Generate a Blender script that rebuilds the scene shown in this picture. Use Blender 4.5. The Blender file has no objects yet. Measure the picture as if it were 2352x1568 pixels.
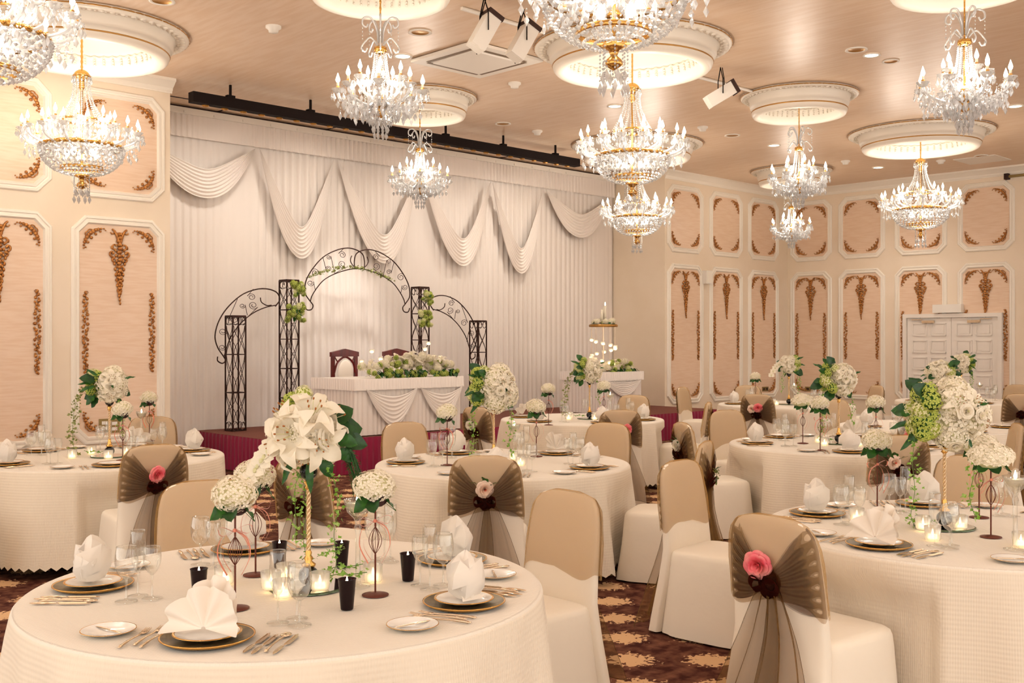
import bpy, math, random
from mathutils import Vector, Matrix, Euler, noise
PI=math.pi
rnd=random.Random(7)
SC=bpy.context.scene
COL=SC.collection
# ------------------------------------------------------------------ camera model
F=2434.0; CX=1176.0; HY=780.0; H=1.6; ZC=4.6
FW=Vector((.6955,.7185)).normalized(); RT=Vector((FW.y,-FW.x))
def W(l,d,z=0.0):                       # lateral, depth (metres) -> room coordinates
    return Vector((FW.x*d+RT.x*l, FW.y*d+RT.y*l, z))
def at(u,v,z):                          # photo pixel -> room point at height z
    d=(H-z)*F/(v-HY); return W((u-CX)/F*d,d,z)
def onY(u,v,Y):
    k=(u-CX)/F; dx=FW.x+RT.x*k; dy=FW.y+RT.y*k; t=Y/dy
    return Vector((dx*t,Y,H+(HY-v)*t/F))
def onX(u,v,X):
    k=(u-CX)/F; dx=FW.x+RT.x*k; dy=FW.y+RT.y*k; t=X/dx
    return Vector((X,dy*t,H+(HY-v)*t/F))
YAW=math.atan2(RT.y,RT.x)               # local +X = camera right
# ------------------------------------------------------------------ materials
def hexc(h):
    r=[int(h[i:i+2],16)/255 for i in (0,2,4)]
    return tuple((c/12.92 if c<=.04045 else ((c+.055)/1.055)**2.4) for c in r)+(1,)
MATS={}
def nt(name):
    m=bpy.data.materials.new(name); m.use_nodes=True; MATS[name]=m
    return m,m.node_tree,m.node_tree.nodes,m.node_tree.links
def pm(name,col,rough=.6,metal=0,bump=None,spec=.5,col2=None,nscale=8,stretch=(1,1,1),sheen=0,coat=0,ramp=(.4,.6),trans=0):
    m,t,n,l=nt(name); b=n['Principled BSDF']
    b.inputs['Roughness'].default_value=rough; b.inputs['Metallic'].default_value=metal
    b.inputs['Specular IOR Level'].default_value=spec
    if sheen: b.inputs['Sheen Weight'].default_value=sheen
    if coat: b.inputs['Coat Weight'].default_value=coat; b.inputs['Coat Roughness'].default_value=.1
    c=hexc(col) if isinstance(col,str) else col
    b.inputs['Base Color'].default_value=c
    if col2 or bump:
        tc=n.new('ShaderNodeTexCoord'); mp=n.new('ShaderNodeMapping'); mp.inputs['Scale'].default_value=stretch
        l.new(tc.outputs['Object'],mp.inputs[0])
        if col2:
            nz=n.new('ShaderNodeTexNoise'); nz.inputs['Scale'].default_value=nscale; nz.inputs['Detail'].default_value=4
            l.new(mp.outputs[0],nz.inputs['Vector'])
            cr=n.new('ShaderNodeValToRGB'); cr.color_ramp.elements[0].position=ramp[0]; cr.color_ramp.elements[1].position=ramp[1]
            cr.color_ramp.elements[0].color=c; cr.color_ramp.elements[1].color=hexc(col2)
            l.new(nz.outputs['Fac'],cr.inputs[0]); l.new(cr.outputs[0],b.inputs['Base Color'])
        if bump:
            n2=n.new('ShaderNodeTexNoise'); n2.inputs['Scale'].default_value=bump[0]; n2.inputs['Detail'].default_value=3
            l.new(mp.outputs[0],n2.inputs['Vector'])
            bp=n.new('ShaderNodeBump'); bp.inputs['Strength'].default_value=bump[1]; bp.inputs['Distance'].default_value=bump[2] if len(bump)>2 else .01
            l.new(n2.outputs['Fac'],bp.inputs['Height']); l.new(bp.outputs[0],b.inputs['Normal'])
    if trans:
        tr=n.new('ShaderNodeBsdfTranslucent'); tr.inputs[0].default_value=c
        mx=n.new('ShaderNodeMixShader'); mx.inputs[0].default_value=trans
        l.new(b.outputs[0],mx.inputs[1]); l.new(tr.outputs[0],mx.inputs[2]); l.new(mx.outputs[0],n['Material Output'].inputs[0])
    return m
def emis(name,col,s,sample=False):
    m,t,n,l=nt(name); n.remove(n['Principled BSDF'])
    e=n.new('ShaderNodeEmission'); e.inputs[0].default_value=hexc(col); e.inputs[1].default_value=s
    l.new(e.outputs[0],n['Material Output'].inputs[0])
    if not sample: m.cycles.emission_sampling='NONE'
    return m
def glassy(name,tint,diff=.05,gl=.12,rough=.03,dcol='FFFFFF'):
    # thin glass: clear, with a rim of reflection and a trace of body
    m,t,n,l=nt(name); n.remove(n['Principled BSDF'])
    tr=n.new('ShaderNodeBsdfTransparent'); tr.inputs[0].default_value=hexc(tint)
    g=n.new('ShaderNodeBsdfGlossy'); g.inputs['Roughness'].default_value=rough
    d=n.new('ShaderNodeBsdfTranslucent'); d.inputs[0].default_value=hexc(dcol)
    d2=n.new('ShaderNodeBsdfDiffuse'); d2.inputs[0].default_value=hexc(dcol)
    md=n.new('ShaderNodeMixShader'); md.inputs[0].default_value=.5; l.new(d.outputs[0],md.inputs[1]); l.new(d2.outputs[0],md.inputs[2])
    m1=n.new('ShaderNodeMixShader'); m1.inputs[0].default_value=diff; l.new(tr.outputs[0],m1.inputs[1]); l.new(md.outputs[0],m1.inputs[2])
    lw=n.new('ShaderNodeLayerWeight'); lw.inputs[0].default_value=.35
    ma=n.new('ShaderNodeMath'); ma.operation='MULTIPLY_ADD'; ma.inputs[1].default_value=.55; ma.inputs[2].default_value=gl
    l.new(lw.outputs['Facing'],ma.inputs[0])
    m2=n.new('ShaderNodeMixShader'); l.new(ma.outputs[0],m2.inputs[0]); l.new(m1.outputs[0],m2.inputs[1]); l.new(g.outputs[0],m2.inputs[2])
    l.new(m2.outputs[0],n['Material Output'].inputs[0]); return m
def sheer(name,col,fac,col2=None,fm=.30):
    m,t,n,l=nt(name); n.remove(n['Principled BSDF'])
    tr=n.new('ShaderNodeBsdfTransparent')
    a=n.new('ShaderNodeBsdfDiffuse'); a.inputs[0].default_value=hexc(col)
    b=n.new('ShaderNodeBsdfTranslucent'); b.inputs[0].default_value=hexc(col2 or col)
    mx=n.new('ShaderNodeMixShader'); mx.inputs[0].default_value=.45; l.new(a.outputs[0],mx.inputs[1]); l.new(b.outputs[0],mx.inputs[2])
    lw=n.new('ShaderNodeLayerWeight'); lw.inputs[0].default_value=.3
    ma=n.new('ShaderNodeMath'); ma.operation='MULTIPLY_ADD'; ma.use_clamp=True; ma.inputs[1].default_value=fm; ma.inputs[2].default_value=fac
    l.new(lw.outputs['Facing'],ma.inputs[0])
    m2=n.new('ShaderNodeMixShader'); l.new(ma.outputs[0],m2.inputs[0]); l.new(tr.outputs[0],m2.inputs[1]); l.new(mx.outputs[0],m2.inputs[2])
    l.new(m2.outputs[0],n['Material Output'].inputs[0]); return m
def weave(name,col,rough=.75,pitch=.009,strength=.35):
    m,t,n,l=nt(name); b=n['Principled BSDF']; b.inputs['Base Color'].default_value=hexc(col); b.inputs['Roughness'].default_value=rough
    b.inputs['Specular IOR Level'].default_value=.25; b.inputs['Sheen Weight'].default_value=.15
    uv=n.new('ShaderNodeTexCoord'); mp=n.new('ShaderNodeMapping'); mp.inputs['Rotation'].default_value=(0,0,PI/4)
    s=2*PI/pitch; mp.inputs['Scale'].default_value=(s,s*.5,1); l.new(uv.outputs['UV'],mp.inputs[0])
    sp=n.new('ShaderNodeSeparateXYZ'); l.new(mp.outputs[0],sp.inputs[0])
    a=n.new('ShaderNodeMath'); a.operation='SINE'; l.new(sp.outputs[0],a.inputs[0])
    c=n.new('ShaderNodeMath'); c.operation='SINE'; l.new(sp.outputs[1],c.inputs[0])
    p=n.new('ShaderNodeMath'); p.operation='MULTIPLY'; l.new(a.outputs[0],p.inputs[0]); l.new(c.outputs[0],p.inputs[1])
    bp=n.new('ShaderNodeBump'); bp.inputs['Strength'].default_value=strength; bp.inputs['Distance'].default_value=.0012
    l.new(p.outputs[0],bp.inputs['Height']); l.new(bp.outputs[0],b.inputs['Normal'])
    return m
def carpet():
    m,t,n,l=nt('patterned_carpet'); b=n['Principled BSDF']; b.inputs['Roughness'].default_value=.95; b.inputs['Specular IOR Level'].default_value=.1
    tc=n.new('ShaderNodeTexCoord'); mp=n.new('ShaderNodeMapping'); mp.inputs['Rotation'].default_value=(0,0,PI/4)
    k=1/(.28*math.sqrt(2)); mp.inputs['Scale'].default_value=(k,k,1); mp.inputs['Location'].default_value=(.22,.1,0); l.new(tc.outputs['Object'],mp.inputs[0])
    nz=n.new('ShaderNodeTexNoise'); nz.inputs['Scale'].default_value=38; nz.inputs['Detail'].default_value=3; l.new(tc.outputs['Object'],nz.inputs['Vector'])
    fr=n.new('ShaderNodeVectorMath'); fr.operation='FRACTION'; l.new(mp.outputs[0],fr.inputs[0])
    sb=n.new('ShaderNodeVectorMath'); sb.operation='SUBTRACT'; sb.inputs[1].default_value=(.5,.5,0); l.new(fr.outputs[0],sb.inputs[0])
    rz=n.new('ShaderNodeMapping'); rz.inputs['Rotation'].default_value=(0,0,-PI/4+.05); rz.inputs['Scale'].default_value=(1,1.15,0); l.new(sb.outputs[0],rz.inputs[0])
    # four-lobed leaf cluster: |x|^p+|y|^p plus lobes by angle
    sp=n.new('ShaderNodeSeparateXYZ'); l.new(rz.outputs[0],sp.inputs[0])
    an=n.new('ShaderNodeMath'); an.operation='ARCTAN2'; l.new(sp.outputs[1],an.inputs[0]); l.new(sp.outputs[0],an.inputs[1])
    mu=n.new('ShaderNodeMath'); mu.operation='MULTIPLY'; mu.inputs[1].default_value=6; l.new(an.outputs[0],mu.inputs[0])
    sn=n.new('ShaderNodeMath'); sn.operation='SINE'; l.new(mu.outputs[0],sn.inputs[0])
    ln=n.new('ShaderNodeVectorMath'); ln.operation='LENGTH'; l.new(rz.outputs[0],ln.inputs[0])
    s2=n.new('ShaderNodeMath'); s2.operation='MULTIPLY'; s2.inputs[1].default_value=.03; l.new(sn.outputs[0],s2.inputs[0])
    ad=n.new('ShaderNodeMath'); ad.operation='ADD'; l.new(ln.outputs['Value'],ad.inputs[0]); l.new(s2.outputs[0],ad.inputs[1])
    n1=n.new('ShaderNodeMath'); n1.operation='MULTIPLY_ADD'; n1.inputs[1].default_value=.75; n1.inputs[2].default_value=-.375; l.new(nz.outputs['Fac'],n1.inputs[0])
    ad2=n.new('ShaderNodeMath'); ad2.operation='ADD'; l.new(ad.outputs[0],ad2.inputs[0]); l.new(n1.outputs[0],ad2.inputs[1])
    lt=n.new('ShaderNodeMath'); lt.operation='LESS_THAN'; lt.inputs[1].default_value=.28; l.new(ad2.outputs[0],lt.inputs[0])
    nb=n.new('ShaderNodeTexNoise'); nb.inputs['Scale'].default_value=14; nb.inputs['Detail'].default_value=5; l.new(tc.outputs['Object'],nb.inputs['Vector'])
    cr=n.new('ShaderNodeValToRGB'); cr.color_ramp.elements[0].color=hexc('43201A'); cr.color_ramp.elements[1].color=hexc('7E5240')
    cr.color_ramp.elements[0].position=.38; cr.color_ramp.elements[1].position=.68; l.new(nb.outputs['Fac'],cr.inputs[0])
    mx=n.new('ShaderNodeMix'); mx.data_type='RGBA'; l.new(lt.outputs[0],mx.inputs[0]); l.new(cr.outputs[0],mx.inputs[6]); mx.inputs[7].default_value=hexc('DCB388')
    l.new(mx.outputs[2],b.inputs['Base Color']); return m

wallm=pm('cream_wall_paint','F2E1CA',.5,bump=(60,.05),col2='EEDCC3',nscale=1.5)
mould=pm('white_moulding_paint','F7EEDF',.4)
peach=pm('peach_silk_panel','F0D3B8',.40,bump=(40,.08,.004),col2='EAC9AA',nscale=3,stretch=(1.2,1.2,14),spec=.6)
ceilm=pm('peach_satin_ceiling','EBD0B5',.38,bump=(30,.05,.004),col2='E4C5A5',nscale=2.2,stretch=(8,1,1),spec=.7)
giltm=pm('gilded_carving','C98B48',.42,.45,col2='A0622C',nscale=40)
goldl=pm('gold_line_paint','B98845',.35,.7)
drapem=pm('ivory_drape','F7ECE2',.8,sheen=.2,spec=.2,trans=.1)
swagm=pm('ivory_swag','F7ECE2',.65,sheen=.3,spec=.3)
clothm=weave('white_damask_cloth','EFE3D2',strength=.5)
clothT=weave('table_skirt_damask','EEDFC9',pitch=.013,strength=.5)
coverm=pm('cream_chair_cover','F1E4D0',.7,sheen=.2,spec=.3,bump=(7,.25,.02))
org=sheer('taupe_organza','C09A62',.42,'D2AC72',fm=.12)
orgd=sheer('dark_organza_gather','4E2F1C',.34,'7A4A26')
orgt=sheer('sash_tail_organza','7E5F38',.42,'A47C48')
knotm=sheer('brown_organza_knot','3A1712',.9,'4A1C12')
stagec=pm('brown_stage_carpet','7B4433',.95,col2='6E3A2C',nscale=60)
skirtm=pm('burgundy_stage_skirt','8E0F3C',.7,sheen=.2,spec=.3)
ironm=pm('dark_bronze_iron','3A2119',.45,.6)
blackm=pm('black_metal','1A0F0C',.7,spec=.15)
blackg=pm('black_gloss_ball','0A0506',.25)
gold=pm('polished_gold','D9A65C',.2,1)
silver=pm('warm_silver','E6CDB0',.2,1)
china=pm('white_china','FBF6EE',.15,coat=.5)
bronzeb=pm('bronze_marble_band','5A4A2C',.3,.4,col2='7C6A42',nscale=30)
napm=pm('white_napkin_linen','F6EADB',.8,sheen=.15,spec=.2,trans=.12)
glass=glassy('clear_glass','FFFFFC',.03,.09)
crystal=glassy('cut_crystal','FFFFFF',.58,.2,.12)
frost=glassy('ribbed_candle_glass','FFF6E8',.5,.1,.2)
dglass=pm('dark_aubergine_glass','1C060B',.12,spec=.35,trans=.25)
mirror=pm('mirror_glass','F2F2EE',.03,1)
bulbm=emis('glowing_bulb','FFF0DA',14)
flamem=emis('candle_flame','FFE9B8',16)
glow=emis('lit_wax','FFE2B0',7)
waxm=pm('white_wax','FBF1DC',.5,trans=.3)
petalw=pm('ivory_petals','FBF0DA',.6,spec=.3,trans=.25)
petalc=pm('cream_green_petals','EFE9B8',.6,spec=.3,trans=.25)
petaly=pm('lime_viburnum_petals','C4CE62',.6,spec=.3,trans=.25)
petalp=pm('hot_pink_petals','FF7684',.5,spec=.3,trans=.2,col2='FFA79E',nscale=12)
petall=pm('blush_petals','FFE0C8',.5,spec=.3,trans=.2)
petalr=pm('coral_heart_petals','FF9C84',.5,spec=.3,trans=.2)
leafm=pm('green_leaf','2F6A1C',.4,col2='1E4A18',nscale=20,trans=.15)
leafd=pm('dark_green_leaf','23511C',.4,col2='153A16',nscale=30,trans=.12)
ivym=pm('variegated_ivy','7FB038',.5,col2='C9DC8A',nscale=50,trans=.2,ramp=(.45,.7))
ivyd=pm('olive_ivy','6C7A2C',.5,col2='B3B070',nscale=50,trans=.2)
stemm=pm('green_stem','5C7A34',.6)
pollen=pm('lily_stamens','A8642A',.7)
coral=pm('coral_ribbon','E88A6C',.45,sheen=.3)
rust=pm('rust_brown_iron','6A3424',.5,.4)
woodr=pm('dark_red_wood','6E1614',.3,coat=.3,col2='4E0D0D',nscale=10,stretch=(1,1,.2))
padm=pm('ivory_upholstery','F6EBDD',.7)
white=pm('white_plastic','F4EDE2',.5)
doorm=pm('white_door_paint','F3EADF',.45)
greyv=pm('grey_vent_slot','7A6650',.6)
brass=pm('brass_plate','9C8452',.4,.6)
darkslot=pm('dark_slot','3B241B',.8)
chrome=pm('pinkish_steel','E7C7C0',.25,.9)  # handrail steel with a pinkish base colour
carpetm=carpet()
downl=emis('lit_downlight','FFF0D0',5)
# ------------------------------------------------------------------ mesh builder
class MB:
    def __init__(s): s.v=[]; s.f=[]; s.m=[]; s.cm=0; s.uv=None
    def raw(s,vs,fs,M=None):
        o=len(s.v)
        s.v.extend([tuple(M@Vector(v)) for v in vs] if M is not None else [tuple(v) for v in vs])
        for f in fs: s.f.append(tuple(i+o for i in f)); s.m.append(s.cm)
    def grid(s,rows,cu=False,cv=False,M=None):
        nr=len(rows); nc=len(rows[0]); vs=[p for r in rows for p in r]; fs=[]
        for i in range(nr if cv else nr-1):
            i2=(i+1)%nr
            for j in range(nc if cu else nc-1):
                j2=(j+1)%nc; fs.append((i*nc+j,i*nc+j2,i2*nc+j2,i2*nc+j))
        s.raw(vs,fs,M)
    def loft(s,rings,cap0=False,cap1=True,M=None):
        s.grid(rings,cu=True,M=M); n=len(rings[0])
        if cap1: s.raw(rings[-1],[tuple(range(n))],M)
        if cap0: s.raw(rings[0],[tuple(reversed(range(n)))],M)
    def tube(s,pts,r,n=6,M=None,closed=False):
        pts=[Vector(p) for p in pts]; N=len(pts); rows=[]; up=None
        for i,p in enumerate(pts):
            a=pts[(i-1)%N] if (closed or i>0) else p; b=pts[(i+1)%N] if (closed or i<N-1) else p
            t=(b-a); t=t.normalized() if t.length>1e-9 else Vector((0,0,1))
            if up is None: up=t.orthogonal().normalized()
            up=(up-t*up.dot(t)); up=up.normalized() if up.length>1e-6 else t.orthogonal().normalized()
            w=t.cross(up); rr=r[i] if isinstance(r,(list,tuple)) else r
            rows.append([p+(up*math.cos(2*PI*k/n)+w*math.sin(2*PI*k/n))*rr for k in range(n)])
        s.grid(rows,cu=True,cv=closed,M=M)
        if not closed:
            s.raw(rows[0],[tuple(reversed(range(n)))],M); s.raw(rows[-1],[tuple(range(n))],M)
    def lathe(s,prof,n=20,M=None,cap=False,ripple=None):
        rows=[]
        for (r,z) in prof:
            rows.append([Vector((max(r,1e-5)*math.cos(2*PI*k/n)*(1 if not ripple else 1+ripple*(k%2)),max(r,1e-5)*math.sin(2*PI*k/n)*(1 if not ripple else 1+ripple*(k%2)),z)) for k in range(n)])
        s.grid(rows,cu=True,M=M)
        if cap: s.raw(rows[-1],[tuple(range(n))],M)
    def box(s,x0,x1,y0,y1,z0,z1,M=None):
        vs=[(x,y,z) for z in (z0,z1) for (x,y) in ((x0,y0),(x1,y0),(x1,y1),(x0,y1))]
        s.raw(vs,[(3,2,1,0),(4,5,6,7),(0,1,5,4),(1,2,6,5),(2,3,7,6),(3,0,4,7)],M)
    def ball(s,c,r,nu=8,nv=6,M=None):
        c=Vector(c); rr=Vector(r) if not isinstance(r,(int,float)) else Vector((r,r,r)); rows=[]
        for i in range(nv+1):
            th=PI*i/nv
            rows.append([c+Vector((rr.x*math.sin(th)*math.cos(2*PI*k/nu),rr.y*math.sin(th)*math.sin(2*PI*k/nu),-rr.z*math.cos(th))) for k in range(nu)])
        s.grid(rows,cu=True,M=M)
    def octa(s,c,r,h=None,M=None):
        x,y,z=c; h=h or r
        s.raw([(x+r,y,z),(x,y+r,z),(x-r,y,z),(x,y-r,z),(x,y,z+h),(x,y,z-h)],[(0,1,4),(1,2,4),(2,3,4),(3,0,4),(1,0,5),(2,1,5),(3,2,5),(0,3,5)],M)
    def mesh(s,name,mats,smooth=True,sharp=None):
        me=bpy.data.meshes.new(name); me.from_pydata(s.v,[],s.f)
        if not isinstance(mats,(list,tuple)): mats=[mats]
        for m in mats: me.materials.append(m)
        me.polygons.foreach_set('material_index',s.m)
        me.polygons.foreach_set('use_smooth',[smooth]*len(s.f))
        me.update()
        if smooth and sharp:
            me.set_sharp_from_angle(angle=math.radians(sharp))
        return me
def sm(name,mats,fn,smooth=True,sharp=None):
    b=MB(); fn(b); return b.mesh(name,mats,smooth,sharp)
def crom(pts,n=6):
    P=[Vector(p) for p in pts]; out=[]
    for i in range(len(P)-1):
        p0=P[max(i-1,0)];p1=P[i];p2=P[i+1];p3=P[min(i+2,len(P)-1)]
        for k in range(n):
            t=k/n; out.append(.5*((2*p1)+(p2-p0)*t+(2*p0-5*p1+4*p2-p3)*t*t+(3*p1-p0-3*p2+p3)*t**3))
    out.append(P[-1]); return out
# ------------------------------------------------------------------ objects
LABELS=[]
def ob(name,me,parent=None,loc=(0,0,0),rot=(0,0,0),sc=1):
    o=bpy.data.objects.new(name,me); COL.objects.link(o)
    if parent is not None: o.parent=parent
    o.location=loc; o.rotation_euler=rot
    o.scale=(sc,sc,sc) if isinstance(sc,(int,float)) else sc
    return o
def tag(o,label,cat,group=None):
    o['label']=label; o['category']=cat
    if group: o['group']=group
    LABELS.append((label,group,o.name)); return o
def thing(name,label,cat,loc=(0,0,0),rz=0,group=None,sc=1):
    o=ob(name,None,None,loc,(0,0,rz),sc); o.empty_display_size=.05
    return tag(o,label,cat,group)
def single(name,me,label,cat,loc=(0,0,0),rot=(0,0,0),group=None,sc=1):
    if isinstance(rot,(int,float)): rot=(0,0,rot)
    return tag(ob(name,me,None,loc,rot,sc),label,cat,group)
def struct(name,me,parent=None,loc=(0,0,0),rot=(0,0,0)):
    o=ob(name,me,parent,loc,rot)
    if parent is None: o['kind']='structure'
    return o
WORLD=1.4; STAGE=75; EXPO=0.53
# ================================================================== the room
YA=11.55; YC=12.8; XR=18.95; XL=5.68; XS=14.93
def wallbox(name,x0,x1,y0,y1,z0=0,z1=ZC,m=wallm):
    return struct(name,sm(name,m,lambda b:b.box(x0,x1,y0,y1,z0,z1),False))
struct('floor',sm('floor',carpetm,lambda b:b.raw([(-4,-4,0),(20,-4,0),(20,13.2,0),(-4,13.2,0)],[(0,1,2,3)]),False))
struct('ceiling',sm('ceiling',ceilm,lambda b:b.box(-2.5,19.2,-2.5,13.2,ZC,ZC+.1),False))
wallbox('wall_left',-3,XL,YA,YC+.3)
wallbox('wall_back',XL,XS,YC+.12,YC+.3)
wallbox('wall_corner',XS,XR+.2,YA,YC+.3)
wallbox('wall_right',XR,XR+.2,-3,YA)
def crown(b,x0,x1,sgn=1):               # profile swept along x, projecting -y
    pr=[(0,-.155),(.012,-.155),(.012,-.14),(.026,-.12),(.03,-.10),(.06,-.075),(.095,-.04),(.115,-.03),(.115,0)]
    b.grid([[Vector((x,-p,q)) for p,q in pr] for x in (x0,x1)])
    for x in (x0,x1): b.raw([(x,-p,q) for p,q in pr]+[(x,0,0)],[tuple(range(len(pr)+1))])
def baseb(b,x0,x1):
    b.box(x0,x1,-.025,0,0,.14); b.box(x0,x1,-.018,0,.14,.17)
struct('trim_1',sm('crown_left',mould,lambda b:crown(b,-3,XL+.02),True,30),loc=(0,YA,ZC))
struct('trim_2',sm('crown_corner',mould,lambda b:crown(b,XS,XR),True,30),loc=(0,YA,ZC))
struct('trim_3',sm('crown_right',mould,lambda b:crown(b,-YA,3),True,30),loc=(XR,0,ZC),rot=(0,0,-PI/2))
struct('baseboard_left',sm('base_l',mould,lambda b:baseb(b,-3,XL),False),loc=(0,YA,0))
struct('baseboard_corner',sm('base_c',mould,lambda b:baseb(b,XS,XR),False),loc=(0,YA,0))
struct('baseboard_right',sm('base_r',mould,lambda b:(baseb(b,-YA,-9.05),baseb(b,-7.32,3)),False),loc=(XR,0,0),rot=(0,0,-PI/2))
# ---- carved ornaments
def blobpath(b,pts,sizes,flat=.5):
    for p,s in zip(pts,sizes): b.ball((p[0],-.012,p[1]),(s,s*flat,s),6,4)
def curl(b,cx,cz,r,a0,a1,th,n=10,shr=.55):
    pts=[];rs=[]
    for i in range(n+1):
        t=i/n; a=a0+(a1-a0)*t; q=r*(1-shr*t); pts.append((cx+q*math.cos(a),-.012,cz+q*math.sin(a))); rs.append(th*(1-.4*t))
    b.tube(pts,rs,5)
def corner_orn(b):                      # fills the corner at (0,0), arms along -x and -z
    for i in range(12):
        t=i/11; a=PI/2*t
        # arc bulging to the corner
        x=-.235+.225*math.sin(a); z=-.235+.225*math.cos(a)
        s=.010+.013*math.sin(PI*t); b.ball((x,-.012,z),(s*1.1,.012,s),6,4)
        if i%2==0:
            b.ball((x-.018-.012*math.sin(PI*t),-.01,z-.018-.012*math.sin(PI*t)),(s*.8,.009,s*.8),6,4)
    curl(b,-.085,-.055,.035,0,PI*1.8,.007); curl(b,-.055,-.085,.035,PI/2,-PI*1.3,.007)
    curl(b,-.16,-.03,.02,0,PI*1.6,.005); curl(b,-.03,-.16,.02,PI/2,-PI*1.1,.005)
def drop_orn(b):                        # hangs from z=0 to -.82
    for s in (-1,1):
        curl(b,s*.085,-.03,.032,PI/2 if s<0 else PI/2,PI/2+s*-1*PI*1.5*(-1),.010)
        b.tube([(0,-.012,-.16),(s*.03,-.014,-.07),(s*.06,-.014,-.015),(s*.085,-.012,.0)],[.02,.016,.012,.009],5)
        curl(b,s*.05,-.19,.035,-PI/2,-PI/2+s*PI*1.5,.012); curl(b,s*.08,-.27,.035,-PI/2,-PI/2+s*PI*1.5,.014)
        curl(b,s*.06,-.33,.03,-PI/2,-PI/2+s*PI*1.4,.012)
        for i in range(9):
            z=-.2-.06*i; w=.075*(1-i/9)**1.1+.01
            b.ball((s*w,-.012,z),(.016,.012,.022),6,4); b.ball((s*w*.55,-.016,z-.03),(.014,.012,.02),6,4)
    for i in range(20):
        t=i/19; z=-.05-.77*t; b.ball((.006*math.sin(i*2.1),-.018,z),(.030*(1-t)**.7+.011,.016,.022),6,4)
def side_orn(b):                        # vertical festoon, .86 tall
    r=random.Random(3)
    for i in range(26):
        t=i/25; z=.43-.86*t; w=.026*math.sin(PI*(.12+.8*t))+.012
        b.ball((w*.7*math.sin(i*2.4),-.012,z),(.014+.008*r.random(),.012,.019),6,4)
        b.ball((-w*.8*math.sin(i*2.4+.6),-.010,z-.012),(.012,.010,.015),6,4)
        if i%3==0: curl(b,(.016 if i%2 else -.016),z,.018,0,PI*1.6,.005,6)
CORN=sm('corner_carving',giltm,corner_orn); DROP=sm('drop_carving',giltm,drop_orn); SIDE=sm('side_carving',giltm,side_orn)
def octo(w,h,c,d):
    w-=d;h-=d;c-=.586*d
    return [(-w+c,h),(w-c,h),(w,h-c),(w,-h+c),(w-c,-h),(-w+c,-h),(-w,-h+c),(-w,h-c)]
PROF=[(0,0),(0,.012),(.012,.028),(.03,.030),(.036,.016),(.05,.016),(.058,.026),(.078,.030),(.088,.012),(.094,.004)]
trim_n=[3]
def wall_panel(cx,cy,rz,w,z0,z1,lower):
    h=(z1-z0)/2; W2=w/2; c=.15
    trim_n[0]+=1
    def fr(b):
        rows=[[Vector((x,-o,z)) for x,z in octo(W2,h,c,d)] for d,o in PROF]
        b.grid(rows,cu=True)
    root=struct('trim_%d'%trim_n[0],sm('panel_moulding',mould,fr,True,25),loc=(cx,cy,(z0+z1)/2),rot=(0,0,rz))
    fld=sm('panel_field',peach,lambda b:b.raw([(x,-.004,z) for x,z in octo(W2,h,c,.094)],[tuple(reversed(range(8)))]),False)
    ob('silk_field',fld,root)
    ix=W2-.125; iz=h-.125
    if lower:
        for s in (-1,1):
            ob('corner_carving',CORN,root,(s*ix,-.004,iz),sc=(s,1,1)); ob('corner_carving',CORN,root,(s*ix,-.004,-iz),sc=(s,1,-1))
            ob('side_carving',SIDE,root,(s*(ix-.03),-.004,-.02),sc=(s,1,1))
        ob('drop_carving',DROP,root,(0,-.004,iz-.01))
    else:
        for s in (-1,1):
            for q in (-1,1): ob('corner_carving',CORN,root,(s*ix,-.004,q*iz),sc=(s,1,q))
    return root
for (a,b_) in ((2.0,3.07),(3.27,4.34),(4.54,5.61)):
    wall_panel((a+b_)/2,YA,0,b_-a,.45,2.96,True); wall_panel((a+b_)/2,YA,0,b_-a,3.16,4.37,False)
for (a,b_) in ((14.99,16.06),(16.26,17.33),(17.53,18.6)):
    wall_panel((a+b_)/2,YA,0,b_-a,.45,2.96,True); wall_panel((a+b_)/2,YA,0,b_-a,3.16,4.37,False)
DY0,DY1,DZ=7.36,9.01,2.0
for k,(a,b_) in enumerate(((10.56,11.48),(9.46,10.42),(8.28,9.27),(7.10,8.09))):
    wall_panel(XR,(a+b_)/2,-PI/2,b_-a,.45,2.96,True); wall_panel(XR,(a+b_)/2,-PI/2,b_-a,3.16,4.37,False)
# ---- the double door (stands proud over the panelling)
def door_frame(b):
    w=(DY1-DY0)/2
    for s in (-1,1): b.box(min(s*w,s*(w+.07)),max(s*w,s*(w+.07)),-.09,0,0,DZ+.07)
    b.box(-w,w,-.09,0,DZ,DZ+.07); b.box(-w,w,-.012,.0,0,DZ)
dr=struct('door_1',sm('door_frame',doorm,door_frame,False),loc=(XR,(DY0+DY1)/2,0),rot=(0,0,-PI/2))
def door_leaf(b):
    w=(DY1-DY0)/2-.01; b.box(0,w,-.05,-.014,.01,DZ-.005)
    for i in range(2):
        for j in range(6):
            x0=.09+i*(w-.12)/2; x1=x0+(w-.12)/2-.07; z0=.12+j*.31; z1=z0+.23
            for (a0,a1,c0,c1) in ((x0,x1,z0,z0+.015),(x0,x1,z1-.015,z1),(x0,x0+.015,z0,z1),(x1-.015,x1,z0,z1)): b.box(a0,a1,-.066,-.05,c0,c1)
            b.box(x0+.04,x1-.04,-.060,-.05,z0+.04,z1-.04)
DL=sm('door_leaf',doorm,door_leaf,False)
def closer(b): b.box(.30,.52,-.10,-.05,DZ-.1,DZ-.05); b.box(.52,.72,-.085,-.075,DZ-.04,DZ-.025)
DC=sm('door_closer',silver,closer,False)
for s in (-1,1):
    lf=ob('door_leaf',DL,dr,(.003*s,0,0),sc=(s,1,1)); ob('door_closer',DC,lf)
    ob('door_handle',sm('handle',brass,lambda b:b.tube([(.05,-.05,.95),(.05,-.1,.97),(.05,-.1,1.13),(.05,-.05,1.15)],.009)),lf)
p=onX(2181,718,XR)
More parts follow.
